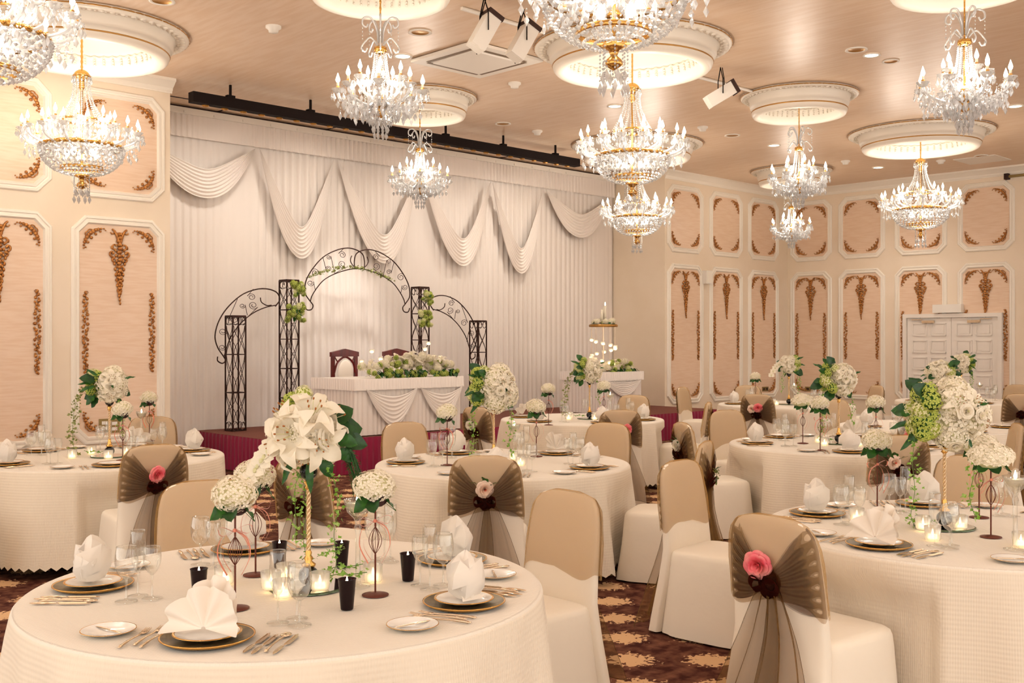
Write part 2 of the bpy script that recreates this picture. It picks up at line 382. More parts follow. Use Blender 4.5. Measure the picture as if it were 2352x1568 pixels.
box=single('wall_light_box',sm('light_box',white,lambda b:b.box(-.26,.26,-.12,-.005,-.075,.075),False),'blank cream rectangular light box mounted above the white double doors','sign box',(XR-.005,p.y,2.16),-PI/2)
# ---- small fittings on the walls
def plate(b,slots):
    b.cm=0; b.box(-.06,.06,-.012,0,-.075,.075); b.cm=1
    for s in slots: b.box(-.03,.03,-.016,-.012,s-.018,s+.018)
PL=sm('wall_plate',[brass,white],lambda b:plate(b,(-.03,.03)),False)
p=onY(239,977,YA); single('wall_outlet',PL,'brass double outlet plate on the left wall, the left one of the pair','outlet',(p.x,YA,p.z))
p=onY(262,978,YA); single('wall_outlet',PL,'brass outlet plate on the left wall beside the tall flowers, right of the pair','outlet',(p.x,YA,p.z))
PD=sm('floor_socket',[brass,darkslot],lambda b:(b.box(-.11,.11,-.012,0,-.045,.045),setattr(b,'cm',1),b.box(-.08,-.02,-.016,-.012,-.02,.02),b.box(.02,.08,-.016,-.012,-.02,.02)),False)
p=onX(1861,893,XR); single('wall_outlet',PD,'wide dark outlet plate low on the right wall behind the lime and white flowers','outlet',(XR,p.y,p.z),-PI/2)
p=onY(1757,893,YA); single('wall_outlet',PD,'dark outlet plate low on the corner panel behind the orchid flowers','outlet',(p.x,YA,p.z))
p=onY(1618,637,YA); single('wall_speaker',sm('wall_speaker',[white,mould],lambda b:(b.box(-.09,.09,-.11,0,-.12,.12),setattr(b,'cm',1),b.box(-.07,.07,-.115,-.11,-.1,.1)),False),'small cream speaker box mounted between the first two corner wall panels','speaker',(p.x,YA,p.z))
p=onX(2330,387,XR); single('screen_roller',sm('roller',[brass,darkslot],lambda b:(b.tube([(0,-.05,0),(3,-.05,0)],.025,8),setattr(b,'cm',1),b.box(-.05,.02,-.1,0,-.05,.05))),'thin brass roller bar fixed under the crown moulding at far right','roller screen',(XR,7.2,4.42),-PI/2)
# ================================================================== ceiling
def seam(b): b.box(XL,XS,12.28,12.31,ZC-.006,ZC); b.box(XL,XS,12.7,12.74,ZC-.012,ZC); [b.box(x,x+.03,12.31,12.7,ZC-.006,ZC) for x in (6.9,8.6,10.3,12.0)]
struct('trim_90',sm('ceiling_seam',ironm,seam,False))
def batten(b):
    L=6.55; b.cm=0; b.box(0,L,-.06,.06,-.08,.04)
    for i in range(6): x=.5+i*(L-1)/5; b.box(x-.012,x+.012,-.012,.012,.04,.2); b.box(x-.05,x+.05,-.03,.03,.04,.075)
    b.cm=1
    for i in range(26): x=.2+i*(L-.4)/25; b.ball((x,.035,-.085),(.05,.04,.02),6,4)
single('lighting_batten',sm('lighting_batten',[blackm,goldl],batten,False),'long black stage lighting batten hung below the ceiling before the drapes','stage light',(5.8,11.28,4.4),0)
def medallion(k):
    def f(b):
        b.cm=0
        b.lathe([(.86*k,-.005),(1.0*k,-.005),(1.0*k,-.03),(.97*k,-.045),(.86*k,-.04)],64)
        n=60
        for i in range(n):
            a=2*PI*i/n; b.ball((.935*k*math.cos(a),.935*k*math.sin(a),-.045),(.03*k,.03*k,.014),6,4)
            a+=PI/n; b.ball((.895*k*math.cos(a),.895*k*math.sin(a),-.042),(.018*k,.018*k,.012),6,4)
        b.cm=1; pts=[]
        for i in range(144):
            a=2*PI*i/144; q=(1.0+.006*math.sin(a*60))*k; pts.append((q*math.cos(a),q*math.sin(a),-.022))
        b.tube(pts,.007,5,closed=True)
    def g(b):
        b.cm=0; b.lathe([(.88*k,0),(.88*k,-.04),(.85*k,-.06),(.85*k,-.12),(.835*k,-.15),(.82*k,-.155),(.815*k,-.19)],64)
        b.cm=1; b.lathe([(.815*k,-.19),(.822*k,-.197),(.815*k,-.206)],64)
        b.cm=0; b.lathe([(.815*k,-.206),(.805*k,-.235),(.78*k,-.262),(.74*k,-.27),(.70*k,-.262),(.675*k,-.235),(.66*k,-.12)],64)
    def h(b):
        b.lathe([(.66*k,-.12),(.64*k,-.07),(.60*k,-.045),(0.001,-.04)],64)
        n=44
        for i in range(n):
            a=2*PI*i/n; ca,sa=math.cos(a),math.sin(a)
            for z,q in ((-.09,.645),(-.115,.65),(-.14,.655),(-.165,.657)): b.ball((q*k*ca,q*k*sa,z),(.016*k,.016*k,.011),5,4)
            a2=a+PI/n; pts=[(.64*k*math.cos(a+2*PI/n*t),.64*k*math.sin(a+2*PI/n*t),-.075-.02*math.sin(PI*t)) for t in (0,.25,.5,.75,1)]
            b.tube(pts,.006*k+.002,4)
    return (sm('ornate_ring',[mould,goldl],f),sm('drum',[mould,goldl],g),sm('beaded_recess',mould,h))
MED={'b':medallion(1.0),'s':medallion(.70)}
# ================================================================== chandeliers
def scroll_pts(x,z,r,s,turn=1.5,n=12): return [(x+s*r*(1-.6*t)*math.sin(PI*turn*t),0,z+r*(1-(1-.6*t)*math.cos(PI*turn*t))-0) for t in [i/n for i in range(n+1)]]
def drop(b,x,y,z,s=1.0): # faceted pear drop hanging at z
    b.octa((x,y,z),.005*s); b.octa((x,y,z-.018*s),.006*s); b.octa((x,y,z-.05*s),.013*s,.026*s)
def arm_mesh(R,z0,z1,tall):
    def f(b):
        b.cm=0
        pts=crom([(.05,0,z0),(R*.35,0,z0-.07),(R*.7,0,z0-.05),(R*.95,0,z0+.0),(R,0,z1-.03)],4)
        b.tube(pts,[.013]*len(pts),5)
        b.lathe([(.008,z1-.04),(.03,z1-.03),(.048,z1-.005),(.052,z1),(.03,z1-.006),(.012,z1)],10,Matrix.Translation((R,0,0)))
        b.cm=1; b.lathe([(.014,z1-.004),(.015,z1+.02),(.010,z1+.022)],8,Matrix.Translation((R,0,0)))
        b.cm=2; b.lathe([(.010,z1+.02),(.010,z1+tall),(.001,z1+tall)],8,Matrix.Translation((R,0,0)))
        b.cm=0
        for i in range(7):
            a=2*PI*i/7; drop(b,R+.05*math.cos(a),.05*math.sin(a),z1-.012,1.1)
        drop(b,R,0,z1-.06,1.3)
        for i in range(9):       # bead swag back to the hub
            t=i/9; b.octa((R*(1-t)+.05*t,0,z1-.04-.10*math.sin(PI*t)-.02*t),.009)
        for i in range(6): drop(b,R*(.30+.13*i),0.025*(-1)**i,z0-.07,1.3)
    return f
def bulb_fn(R,z):
    def f(b): b.lathe([(.008,z),(.016,z+.012),(.018,z+.024),(.012,z+.045),(.004,z+.068),(.001,z+.078)],8,Matrix.Translation((R,0,0)))
    return f
def strands(r0,z0,r1,z1,n,m,sag=.0,s=.009):
    def f(b):
        for i in range(n):
            a=2*PI*i/n
            for j in range(m):
                t=j/(m-1); r=r0+(r1-r0)*(t**1.6)-sag*math.sin(PI*t); z=z0+(z1-z0)*t
                b.octa((r*math.cos(a),r*math.sin(a),z),s)
    return f
MA=[crystal,gold,waxm]
BIG=dict(
 a1=sm('outer_arm',MA,arm_mesh(.53,.02,.12,.05),True,40), b1=sm('bulb',bulbm,bulb_fn(.53,.17)),
 a2=sm('inner_arm',MA,arm_mesh(.30,.10,.22,.05),True,40), b2=sm('bulb',bulbm,bulb_fn(.30,.27)),
 chain=sm('chain',gold,lambda b:(b.tube([(0,0,.66),(0,0,1.06)],.009,6),b.tube([(0,0,-.25),(0,0,.66)],.012,6),b.lathe([(.05,1.10),(.05,1.07),(.01,1.04)],12),[b.ball((0,0,.7+.05*i),(.014,.008,.026),6,4) for i in range(8)])),
 crown=sm('crown',[gold,crystal],lambda b:(b.lathe([(.03,.72),(.06,.70),(.085,.66),(.06,.65),(.02,.60),(.035,.56),(.01,.52)],16),setattr(b,'cm',1),[drop(b,.09*math.cos(i*PI/8),.09*math.sin(i*PI/8),.66,1.0) for i in range(16)])),
 strand=sm('bead_strands',crystal,strands(.08,.64,.20,.24,16,22,.02),False),
 upper=sm('bead_ring',[gold,crystal],lambda b:(b.lathe([(.19,.24),(.205,.235),(.19,.22)],24),setattr(b,'cm',1),[drop(b,.2*math.cos(i*PI/12),.2*math.sin(i*PI/12),.22,1.1) for i in range(24)])),
 rim=sm('gilded_rim',gold,lambda b:(b.lathe([(.355,.00),(.375,-.01),(.38,-.03),(.37,-.045),(.352,-.03),(.355,0)],40),b.lathe([(.20,-.22),(.21,-.235),(.20,-.25)],24),[b.ball((.378*math.cos(i*PI/24),.378*math.sin(i*PI/24),-.022),.014,6,4) for i in range(48)])),
 bowl=sm('crystal_bowl',crystal,lambda b:[ [b.octa((r*math.cos(2*PI*i/34+.09*j),r*math.sin(2*PI*i/34+.09*j),z),.018*(.6+.4*r/.37)) for i in range(34)] for j,(r,z) in enumerate([( .37*math.cos(t*PI/2)**.75+.02,-.05-.25*math.sin(t*PI/2)**1.2) for t in [q/11 for q in range(12)]])],False),
 glow=sm('inner_bulb',bulbm,lambda b:b.ball((.14,0,-.09),(.03,.03,.035),8,6)),
 finial=sm('finial',gold,lambda b:b.lathe([(.001,-.29),(.06,-.295),(.075,-.31),(.03,-.33),(.018,-.36),(.045,-.385),(.05,-.41),(.02,-.43),(.001,-.44)],14)),
 pend=sm('pendants',crystal,lambda b:([drop(b,.06*math.cos(i*PI/3),.06*math.sin(i*PI/3),-.40,1.5) for i in range(6)],[[b.octa((.075*math.cos(i*PI/4),.075*math.sin(i*PI/4),-.32-.02*j),.008) for j in range(8)] for i in range(8)],[drop(b,.075*math.cos(i*PI/4),.075*math.sin(i*PI/4),-.47,1.4) for i in range(8)]),False))
def scrolls(b):
    for i in range(5):
        M=Matrix.Rotation(2*PI*i/5+.3,4,'Z')
        pts=crom([(.02,0,.50),(.03,0,.60),(.08,0,.69),(.14,0,.68),(.15,0,.63),(.12,0,.61),(.105,0,.635)],4); b.tube(pts,.008,5,M)
        pts=crom([(.03,0,.48),(.08,0,.53),(.12,0,.50),(.16,0,.44),(.13,0,.41),(.11,0,.44)],4); b.tube(pts,.007,5,M)
        for j in range(4): b.octa((M@Vector((.15,0,.60-.03*j))),.005,.012)
        drop(b,*(M@Vector((.15,0,.47))),.9)
    return
SM=dict(
 a1=sm('outer_arm',MA,arm_mesh(.34,.04,.12,.05),True,40), b1=sm('bulb',bulbm,bulb_fn(.34,.17)),
 a2=sm('inner_arm',MA,arm_mesh(.17,.12,.22,.05),True,40), b2=sm('bulb',bulbm,bulb_fn(.17,.27)),
 chain=sm('chain',gold,lambda b:(b.tube([(0,0,.40),(0,0,1.06)],.007,6),b.tube([(0,0,-.1),(0,0,.40)],.01,6),b.lathe([(.04,1.10),(.04,1.07),(.01,1.05)],12),[b.ball((0,0,.5+.055*i),(.012,.006,.026),6,4) for i in range(9)])),
 crown=sm('crown',gold,lambda b:b.lathe([(.02,.47),(.05,.46),(.055,.44),(.05,.42),(.02,.41)],14)),
 scroll=sm('glass_scrolls',crystal,scrolls),
 strand=sm('bead_strands',crystal,strands(.05,.41,.085,.16,12,18,.0,.008),False),
 hub=sm('gilded_hub',gold,lambda b:b.lathe([(.01,.10),(.035,.08),(.05,.05),(.03,.03),(.045,.0),(.04,-.03),(.015,-.05),(.03,-.07),(.04,-.09),(.01,-.11)],14)),
 skirt=sm('crystal_skirt',crystal,lambda b:[[drop(b,r*math.cos(2*PI*i/n+j),r*math.sin(2*PI*i/n+j),z,1.3) for i in range(n)] for j,(r,z,n) in enumerate([(.30,.05,30),(.26,.01,28),(.21,-.02,24),(.15,-.04,20),(.09,-.08,14),(.06,-.14,10),(.05,-.19,8)])],False),
 )
def chandelier(kind,x,y,label):
    P=BIG if kind=='b' else SM
    t=thing('chandelier',label,'chandelier',(x,y,3.5),0,'crystal chandeliers')
    for k,nm in (('chain','chain'),('crown','crown'),('scroll','glass_scrolls'),('strand','bead_strands'),('upper','bead_ring'),('rim','gilded_rim'),('bowl','crystal_bowl'),('finial','finial'),('pend','pendants'),('hub','gilded_hub'),('skirt','crystal_skirt')):
        if k in P: ob(nm,P[k],t)
    n1,n2=(16,8) if kind=='b' else (8,5)
    if kind=='b':
        for i in range(5): ob('inner_bulb',P['glow'],t,rot=(0,0,i*PI/2.5))
    for i in range(n1): a=ob('arm',P['a1'],t,rot=(0,0,2*PI*i/n1+.1)); ob('bulb',P['b1'],a)
    for i in range(n2): a=ob('arm',P['a2'],t,rot=(0,0,2*PI*i/n2+.3)); ob('bulb',P['b2'],a)
    # the light the bulbs give, as point lamps among them
    n=3 if kind=='b' else 1
    for i in range(n):
        L=bpy.data.lights.new('bulb_light','POINT'); L.energy=(LB/3 if kind=='b' else LS); L.color=(1,.89,.76); L.shadow_soft_size=.12
        r=.36 if kind=='b' else .0
        o=bpy.data.objects.new('bulb_light',L); COL.objects.link(o); o.parent=t; o.location=(r*math.cos(i*2.094+.4),r*math.sin(i*2.094+.4),.20 if kind=='b' else .20)
    return t
LB,LS=36,20
CH=[('b',2.2,6.95,'large chandelier cut off by the top left corner, nearest of the left pair'),
 ('b',4.16,10.31,'large crystal chandelier with beaded bowl before the left panelled wall'),
 ('b',4.40,3.75,'largest-looking crystal chandelier, cut off by the top edge of the picture'),
 ('b',8.42,6.93,'large crystal chandelier under the middle ceiling medallion, directly below the cut-off one'),
 ('b',12.70,10.36,'large chandelier hanging lowest behind the middle one, near the drape edge'),
 ('b',14.90,6.90,'large crystal chandelier before the right panelled wall, left of the double doors'),
 ('s',5.19,6.89,'small scroll-topped chandelier hanging above the left half of the white drapes'),
 ('s',8.29,10.2,'small chandelier hanging lower behind another, right above the iron arch'),
 ('s',11.57,6.89,'small chandelier with glass scrolls over the corner where the panelled walls meet'),
 ('s',8.37,3.52,'small chandelier with tall glass scrolls at the top right'),
 ('s',16.62,10.05,'farthest and smallest-looking chandelier, just above the room corner')]
MEDL=['ornate round ceiling medallion at the top left above the cut-off chandelier',
 'large gold-edged ceiling medallion touching the left panelled wall',
 'ceiling medallion out past the top edge above the largest-looking chandelier',
 'large round ceiling medallion at upper middle with lit beaded recess',
 'ceiling medallion mostly hidden behind the middle chandelier',
 'large shallow-looking ceiling medallion on the right near the panelled wall',
 'small round ceiling medallion cut off by the top edge, left of the air conditioner',
 'small ceiling medallion beside the black batten above the iron arch chandelier',
 'small gold-edged ceiling medallion right of centre, above the corner chandelier',
 'small ceiling medallion cut off at the top right corner',
 'farthest ceiling medallion, a thin ring at the room corner']
for (k,x,y,lb),ml in zip(CH,MEDL):
    chandelier(k,x,y,lb)
    t=thing('ceiling_medallion',ml,'ceiling medallion',(x,y,ZC),0,'ceiling medallions')
    for nm,me in zip(('ornate_ring','drum','beaded_recess'),MED[k]): ob(nm,me,t)
# ---- downlights, detectors
def dl(b): b.cm=0; b.lathe([(.11,-.001),(.115,-.012),(.10,-.016),(.085,-.008)],20); b.cm=1; b.lathe([(.085,-.008),(.08,-.004),(.001,-.004)],20)
DLN=sm('downlight_off',[white,goldl],dl); DLL=sm('downlight_on',[white,downl],dl)
def upc(u,v): return at(u,v,ZC)
DLE=55
def dlamp(o,e):
    L=bpy.data.lights.new('downlight_lamp','SPOT'); L.energy=e; L.spot_size=2.4; L.spot_blend=1; L.color=(1,.92,.84); L.shadow_soft_size=.14
    q=bpy.data.objects.new('downlight_lamp',L); COL.objects.link(q); q.parent=o; q.location=(0,0,-.03)
for i,(x,y,w_) in enumerate(((.3,2.2,'leftmost front'),(3.0,1.0,'overhead front'),(5.9,.8,'right front'),(.6,5.2,'left side'),(2.9,4.3,'over the front table'),(6.4,2.6,'over the right front table'),(3.3,6.6,'over the left wall table'),(6.7,5.3,'over the centre table'))):  # unseen downlights added overhead to brighten the nearer tables
    dlamp(single('downlight',DLL,'unseen lit downlight added to brighten the tables, '+w_,'downlight',(x,y,ZC),0,'recessed ceiling lights',.8),DLE*(.42 if i in (0,1,3,4,5) else 1))
for u,v,on,lb,s in ((965,73,0,'unlit gold recessed downlight left of the air conditioner',1),(1155,283,0,'unlit recessed downlight between the batten and the small medallion',1),
  (1967,113,0,'unlit recessed downlight, leftmost of the three in a row at upper right',1),(2002,126,1,'lit recessed downlight between two unlit ones at upper right',.8),(2046,140,0,'unlit slotted downlight, rightmost of the three in a row at upper right',.8),
  (1682,310,0,'unlit recessed downlight right of the middle chandelier',1),(1778,333,1,'lit recessed downlight left of the corner chandelier',.9),(2332,243,1,'lit recessed downlight at the right edge beside the top right chandelier',.9),
  (2017,384,1,'small lit downlight left of the right wall chandelier',.9),(1412,243,1,'lit recessed downlight behind the top of the middle chandelier',.9),(2254,357,0,'unlit ring downlight just above the white ceiling panel at right',1),
  (925,128,1,'lit downlight beside the upper left small chandelier',.9),(372,1,0,'unlit downlight at the top edge near the large left medallion',1)):
    p=upc(u,v); o=single('downlight',DLL if on else DLN,lb,'downlight',p,0,'recessed ceiling lights',s)
    if on: dlamp(o,DLE*2.1)
def det(b): b.lathe([(.075,0),(.075,-.02),(.05,-.035),(.045,-.06),(.001,-.065)],16)
DET=sm('smoke_detector',white,det)
for u,v,lb in ((628,60,'round smoke detector on bare ceiling left of the top medallion'),(1182,190,'round smoke detector below the air conditioner'),(1234,300,'white bell-shaped detector near the black batten end'),
  (1614,291,'small round detector right of the middle chandelier'),(1942,369,'small white detector between the corner and right wall chandeliers'),(2161,368,'white detector right of the right wall chandelier chain')):
    single('smoke_detector',DET,lb,'smoke detector',upc(u,v),0,'ceiling detectors',1.0)
# ---- air conditioner cassette, ceiling panel
ac=thing('air_conditioner','white square ceiling air conditioner cassette at top centre','air conditioner',upc(1095,134)-Vector((0,0,.01)),.0)
def accase(b):
    b.box(-.5,.5,-.5,.5,-.03,.0)
ob('casing',sm('casing',white,accase,False),ac)
ob('inlet_grille',sm('grille',white,lambda b:b.box(-.33,.33,-.33,.33,-.045,-.03),False),ac)
ob('vane_slot',sm('vane',greyv,lambda b:[b.box(*q) for q in ((-.36,.36,.355,.40,-.034,-.03),(-.36,.36,-.40,-.355,-.034,-.03),(.355,.40,-.36,.36,-.034,-.03),(-.40,-.355,-.36,.36,-.034,-.03))],False),ac)
single('access_panel',sm('ceiling_panel',white,lambda b:b.box(-.4,.4,-.4,.4,-.012,0),False),'flat white square panel in the ceiling at the right edge','ceiling panel',upc(2256,366),0,sc=.85)
# ---- projector spotlights on ceiling track
def spot(label,u,v,pitch,rz):
    p=at(u,v,4.28)
    t=thing('spotlight',label,'spotlight',p,rz,'stage spotlights on ceiling tracks')
    M=Matrix.Rotation(pitch,4,'X')
    ob('housing',sm('housing',white,lambda b:(b.box(-.07,.07,-.17,.15,-.07,.07,M),b.box(-.05,.05,-.172,-.17,-.05,.05,M)),False),t)
    ob('lens_hood',sm('hood',darkslot,lambda b:(b.box(-.08,.08,.15,.19,-.08,.08,M),),False),t)
    ob('yoke',sm('yoke',blackm,lambda b:b.tube([(-.085,0,0),(-.085,0,.16),(0,0,.30),(.085,0,.16),(.085,0,0)],.006,6)),t)
    ob('cable',sm('cable',blackm,lambda b:b.tube(crom([tuple(M@Vector((-.08,-.17,-.06))),tuple(M@Vector((-.10,-.05,.02))),tuple(M@Vector((-.10,.12,.06))),(0,.02,.3)],5),.005,5)),t)
spot('white boxy spotlight on the ceiling track, left of the pair over the air conditioner',1112,74,1.05,YAW-1.1)
spot('white boxy spotlight on the ceiling track, right of the pair over the air conditioner',1200,97,1.05,YAW-1.1)
spot('white boxy spotlight alone on a track right of the middle medallion',1655,218,.55,YAW-1.45)
def track(a,b_,lb):
    a=upc(*a);b_=upc(*b_); single('ceiling_track',sm('track',white,lambda q:q.tube([a-Vector((0,0,.02)),b_-Vector((0,0,.02))],.02,4)),lb,'light track')
track((1060,14),(1250,70),'thin white lighting track above the pair of spotlights'); track((1600,172),(1735,208),'thin white lighting track above the single spotlight')
# ================================================================== stage drapes
def drape_fn(x0,x1,z0,z1,per,amp,seed,rows=8,off=0,jit=1.0):
    r=random.Random(seed)
    def f(b):
        n=int((x1-x0)/per*8); ph=[r.random()*6 for _ in range(8)]; out=[]
        for i in range(rows+1):
            z=z1+(z0-z1)*i/rows; row=[]
            for j in range(n+1):
                x=x0+(x1-x0)*j/n
                w=x/per*2*PI+.9*math.sin(x*2.3+ph[0])+.6*math.sin(x*5.1+ph[1])+.12*math.sin(z*1.3+ph[2])*jit
                a=amp*(.7+.5*math.sin(x*1.7+ph[3])+.3*math.sin(x*4.3+ph[4]))
                row.append(Vector((x,off-a*(math.sin(w)+.35*math.sin(2*w+1)),z)))
            out.append(row)
        b.grid(out)
    return f
cur=single('stage_drape',sm('stage_drape',drapem,drape_fn(XL+.02,XS-.02,.03,4.3,.115,.022,5,12)),'floor-length white pleated drape covering the whole wall behind the stage','curtain',(0,YC-.06,0))
ob('valance',sm('valance',drapem,lambda b:drape_fn(XL+.02,XS-.02,4.2,4.5,.075,.014,9,4,-.07)(b)),cur)
ob('curtain_rail',sm('rail',white,lambda b:(b.box(XL+.02,XS-.02,-.10,-.04,4.49,4.57),[b.box(x,x+.03,-.115,-.1,4.5,4.53) for x in [XL+.3+.42*i for i in range(22)]]),False),cur)
ob('sheer_centre_panel',sm('centre_panel',swagm,drape_fn(7.75,9.75,.45,2.9,.14,.02,15,8,-.10)),cur) if False else None
YS=YC-.2
def swag(A,B,up,lo,seed):
    A=onY(*A,YS);B=onY(*B,YS);zu=onY(*up,YS).z;zl=onY(*lo,YS).z; cx=onY(*lo,YS).x; ztop=(A.z+B.z)/2
    def f(b):
        ns,ntt=32,70; rows=[]
        for i in range(ntt+1):
            t=i/ntt; d=(ztop-zu)+(zu-zl)*t; row=[]
            for j in range(ns+1):
                s=j/ns; x=abs(2*s-1); v_=1-(math.sqrt(x*x+.05)-math.sqrt(.05))/(math.sqrt(1.05)-math.sqrt(.05)); e=v_*(1-t)+(1-x**2.1)*t; base=A.lerp(B,s)
                rip=.019*math.sin(t*2*PI*8+.8*math.sin(s*3))*(.3+.7*e)
                row.append(Vector((base.x+(cx-(A.x+B.x)/2)*e*.6,-.025-rip-.035*e,base.z-d*e)))
            rows.append(row)
        b.grid(rows)
    return sm('swag',swagm,f)
for i,(A,B,up,lo) in enumerate((((330,318),(588,340),(470,388),(478,456)),((597,338),(768,366),(700,522),(692,594)),((777,365),(962,395),(888,540),(884,605)),((972,396),(1128,418),(1060,548),(1066,611)),((1133,420),(1249,438),(1196,570),(1196,628)),((1257,437),(1405,452),(1328,492),(1330,546)))):
    ob('swag',swag(A,B,up,lo,i),cur,(0,-.10,0))
# ================================================================== stage
ST=.43; SX0,SX1,SY0,SY1=6.55,14.92,10.36,12.68
stg=single('stage',sm('stage_deck',[stagec],lambda b:b.box(SX0,SX1,SY0,SY1-.02,.0,ST),False),'low stage with brown carpet top and burgundy pleated skirt','stage')
def skirt_path(pts,per,amp):
    def f(b):
        rows=[[],[],[],[]]
        for k in range(len(pts)-1):
            a=Vector(pts[k]+(0,));c=Vector(pts[k+1]+(0,)); L=(c-a).length; n=int(L/per*6); d=(c-a)/L; nm=Vector((d.y,-d.x,0))
            for i in range(n+1):
                p=a+d*(L*i/n)
                for q,(z,am) in enumerate(((ST,.2),(ST-.05,1),(.2,1.2),(.01,1.4))): 
                    w=nm*(.012+amp*am*(.5+.5*math.sin(i*2*PI/6+.5*math.sin(i*.07))))
                    rows[q].append(p+w+Vector((0,0,z)))
        b.grid(rows)
    return f
ob('pleated_skirt',sm('stage_skirt',skirtm,skirt_path([(SX0,SY1),(SX0,SY0),(SX1,SY0)],.09,.014)),stg)
# steps rail at the stage's right end
def rail(b):
    b.tube(crom([(0,0,0),(0,0,.55),(.05,0,.62),(.16,0,.60),(.50,0,.30),(.55,0,.22),(.55,0,0)],6),.014,8); b.tube([(0,0,.28),(.55,0,.14)],.011,6)
p=at(1532,1060,0.0); single('handrail',sm('handrail',chrome,rail),'small bent chrome handrail beside the burgundy stage skirt','handrail',(11.35,9.98,0),-.0)
def steps(b): b.box(-.45,.45,-.3,0,0,.215)
single('stage_step',sm('step',stagec,steps,False),'low brown carpeted step in front of the stage by the chrome rail','step',(11.9,10.31,0))
# ================================================================== wrought iron arch
YI=12.25
arch=thing('garden_arch','dark wrought iron arch of four lattice towers and scrolled crescents on stage','arch',(8.9,YI,ST+.004))
O=Vector((8.9,YI,ST))
def tower(h,w):
    def f(b):
        q=w/2
        for sx in (-1,1):
            for sy in (-1,1): b.box(sx*q-.0075,sx*q+.0075,sy*q-.0075,sy*q+.0075,0,h)
        nz=max(3,round(h/.42)); 
        for i in range(nz+1):
            z=h*i/nz
            if i in (0,nz): e=.012
            else: e=.006
            for s in (-1,1): b.box(-q,q,s*q-.008,s*q+.008,z-e if i else 0,z+e); b.box(s*q-.008,s*q+.008,-q,q,z-e if i else 0,z+e)
        for i in range(nz):
            z0=h*i/nz; z1=h*(i+1)/nz; top=(i==nz-1); 
            for s in (-1,1):
                for ax in (0,1):
                    def P(a,z): return (a,s*q,z) if ax==0 else (s*q,a,z)
                    if top or i==0:
                        zz=(z1-.06) if top else (z0+.06)
                        for g in (-1,1):
                            b.tube([P(g*q*.5+q*.38*math.cos(t*.7),zz+.05*math.sin(t*.7)) for t in range(9)],.0045,4)
                    za=z0+(.12 if i==0 else 0); zb=z1-(.12 if top else 0)
                    for g in (-1,1):
                        b.tube([P(g*q*.85*math.cos(PI*t/6),za+(zb-za)*t/6) for t in range(7)],.0042,4)
    return f
TW={}
for (u,vt,nm) in ((541,727,'tower'),(664,645,'tower'),(965,661,'tower'),(1098,738,'tower')):
    p=onY(u,vt,YI); h=p.z-ST; ob('tower',sm('tower',ironm,tower(h,.185),False),arch,(p.x-O.x,0,0)); TW[u]=(p.x,h)
def wire(pxs,r=.011,mir=False,n=5):
    pts=[onY(u,v,YI) for u,v in pxs]; pts=crom([(p.x,0,p.z) for p in pts],n)
    if mir: pts=[Vector((2*8.86-p.x,0,p.z)) for p in pts]
    return [Vector((p.x-O.x,0,p.z-O.z)) for p in pts]
def crescent(mir,main):
    def f(b):
        if main:
            o=[(814,612),(814,599),(818,584),(831,576),(852,574),(878,583),(905,602),(925,628),(937,651),(941,669),(940,684),(931,698),(925,707),(928,716),(937,717),(941,708)]
            i=[(814,616),(846,621),(878,634),(902,650),(917,669),(927,687),(930,698)]
            c=[(843,590),(846,602),(838,614),(826,618)]
            T=[[(853,578),(857,592),(862,600),(868,596),(864,589)],[(866,583),(876,606),(884,628)],[(884,628),(878,610),(866,606),(860,614),(866,620)],[(905,604),(902,620),(908,634),(918,640),(922,634)],[(926,652),(930,645),(936,650),(933,662),(922,668),(915,664)],[(917,669),(930,672),(936,680)],[(895,600),(898,612),(892,616),(888,612)]]
        else:
            o=[(996,713),(988,700),(990,690),(996,683),(1010,679),(1028,681),(1049,691),(1066,707),(1081,728),(1091,751),(1095,775),(1091,795),(1082,812),(1079,820),(1084,825),(1091,820),(1091,812)]
            i=[(996,711),(1013,716),(1034,728),(1054,748),(1069,772),(1076,792),(1081,812)]
            c=[(1022,697),(1020,706),(1011,712),(1003,711)]
            T=[[(1035,683),(1040,694),(1036,702),(1030,698),(1033,692)],[(1040,687),(1052,706),(1058,724)],[(1058,724),(1046,716),(1040,708),(1034,712),(1038,720)],[(1058,724),(1072,740),(1082,752)],[(1070,715),(1072,728),(1064,734),(1060,728)],[(1085,765),(1078,770),(1072,764),(1074,758)]]
        b.tube(wire(o,mir=mir),.0085,6); b.tube(wire(i,mir=mir),.0075,6); b.tube(wire(c,mir=mir),.007,5)
        for t in (T if False else []): b.tube(wire(t,mir=mir),.0045,4)
        SPR=[(864,591,8,860,575),(864,612,9,884,637),(893,625,6,905,602),(921,637,9,914,612),(930,660,7,920,676),(893,600,5,880,634)] if main else [(1037,697,7,1034,681),(1034,713,8,1052,746),(1066,742,8,1060,702),(1083,765,7,1072,785),(1084,795,6,1078,812),(1052,715,5,1044,733)]
        for (u,v,r_,eu,ev) in SPR:
            pp=[]; a0=math.atan2(ev-v,eu-u)
            for k in range(19):
                q=k/18; a=a0+PI/2-q*3.1*PI; rr=r_*(1-.72*q); pp.append((u+rr*math.cos(a),v+rr*math.sin(a)))
            pp=[(eu,ev)]+pp; b.tube(wire(pp,mir=mir,n=2),.0042,4)
    return f
for mir in (True,False):
    for mn in (True,False): ob('crescent',sm('crescent',ironm,crescent(mir,mn)),arch)
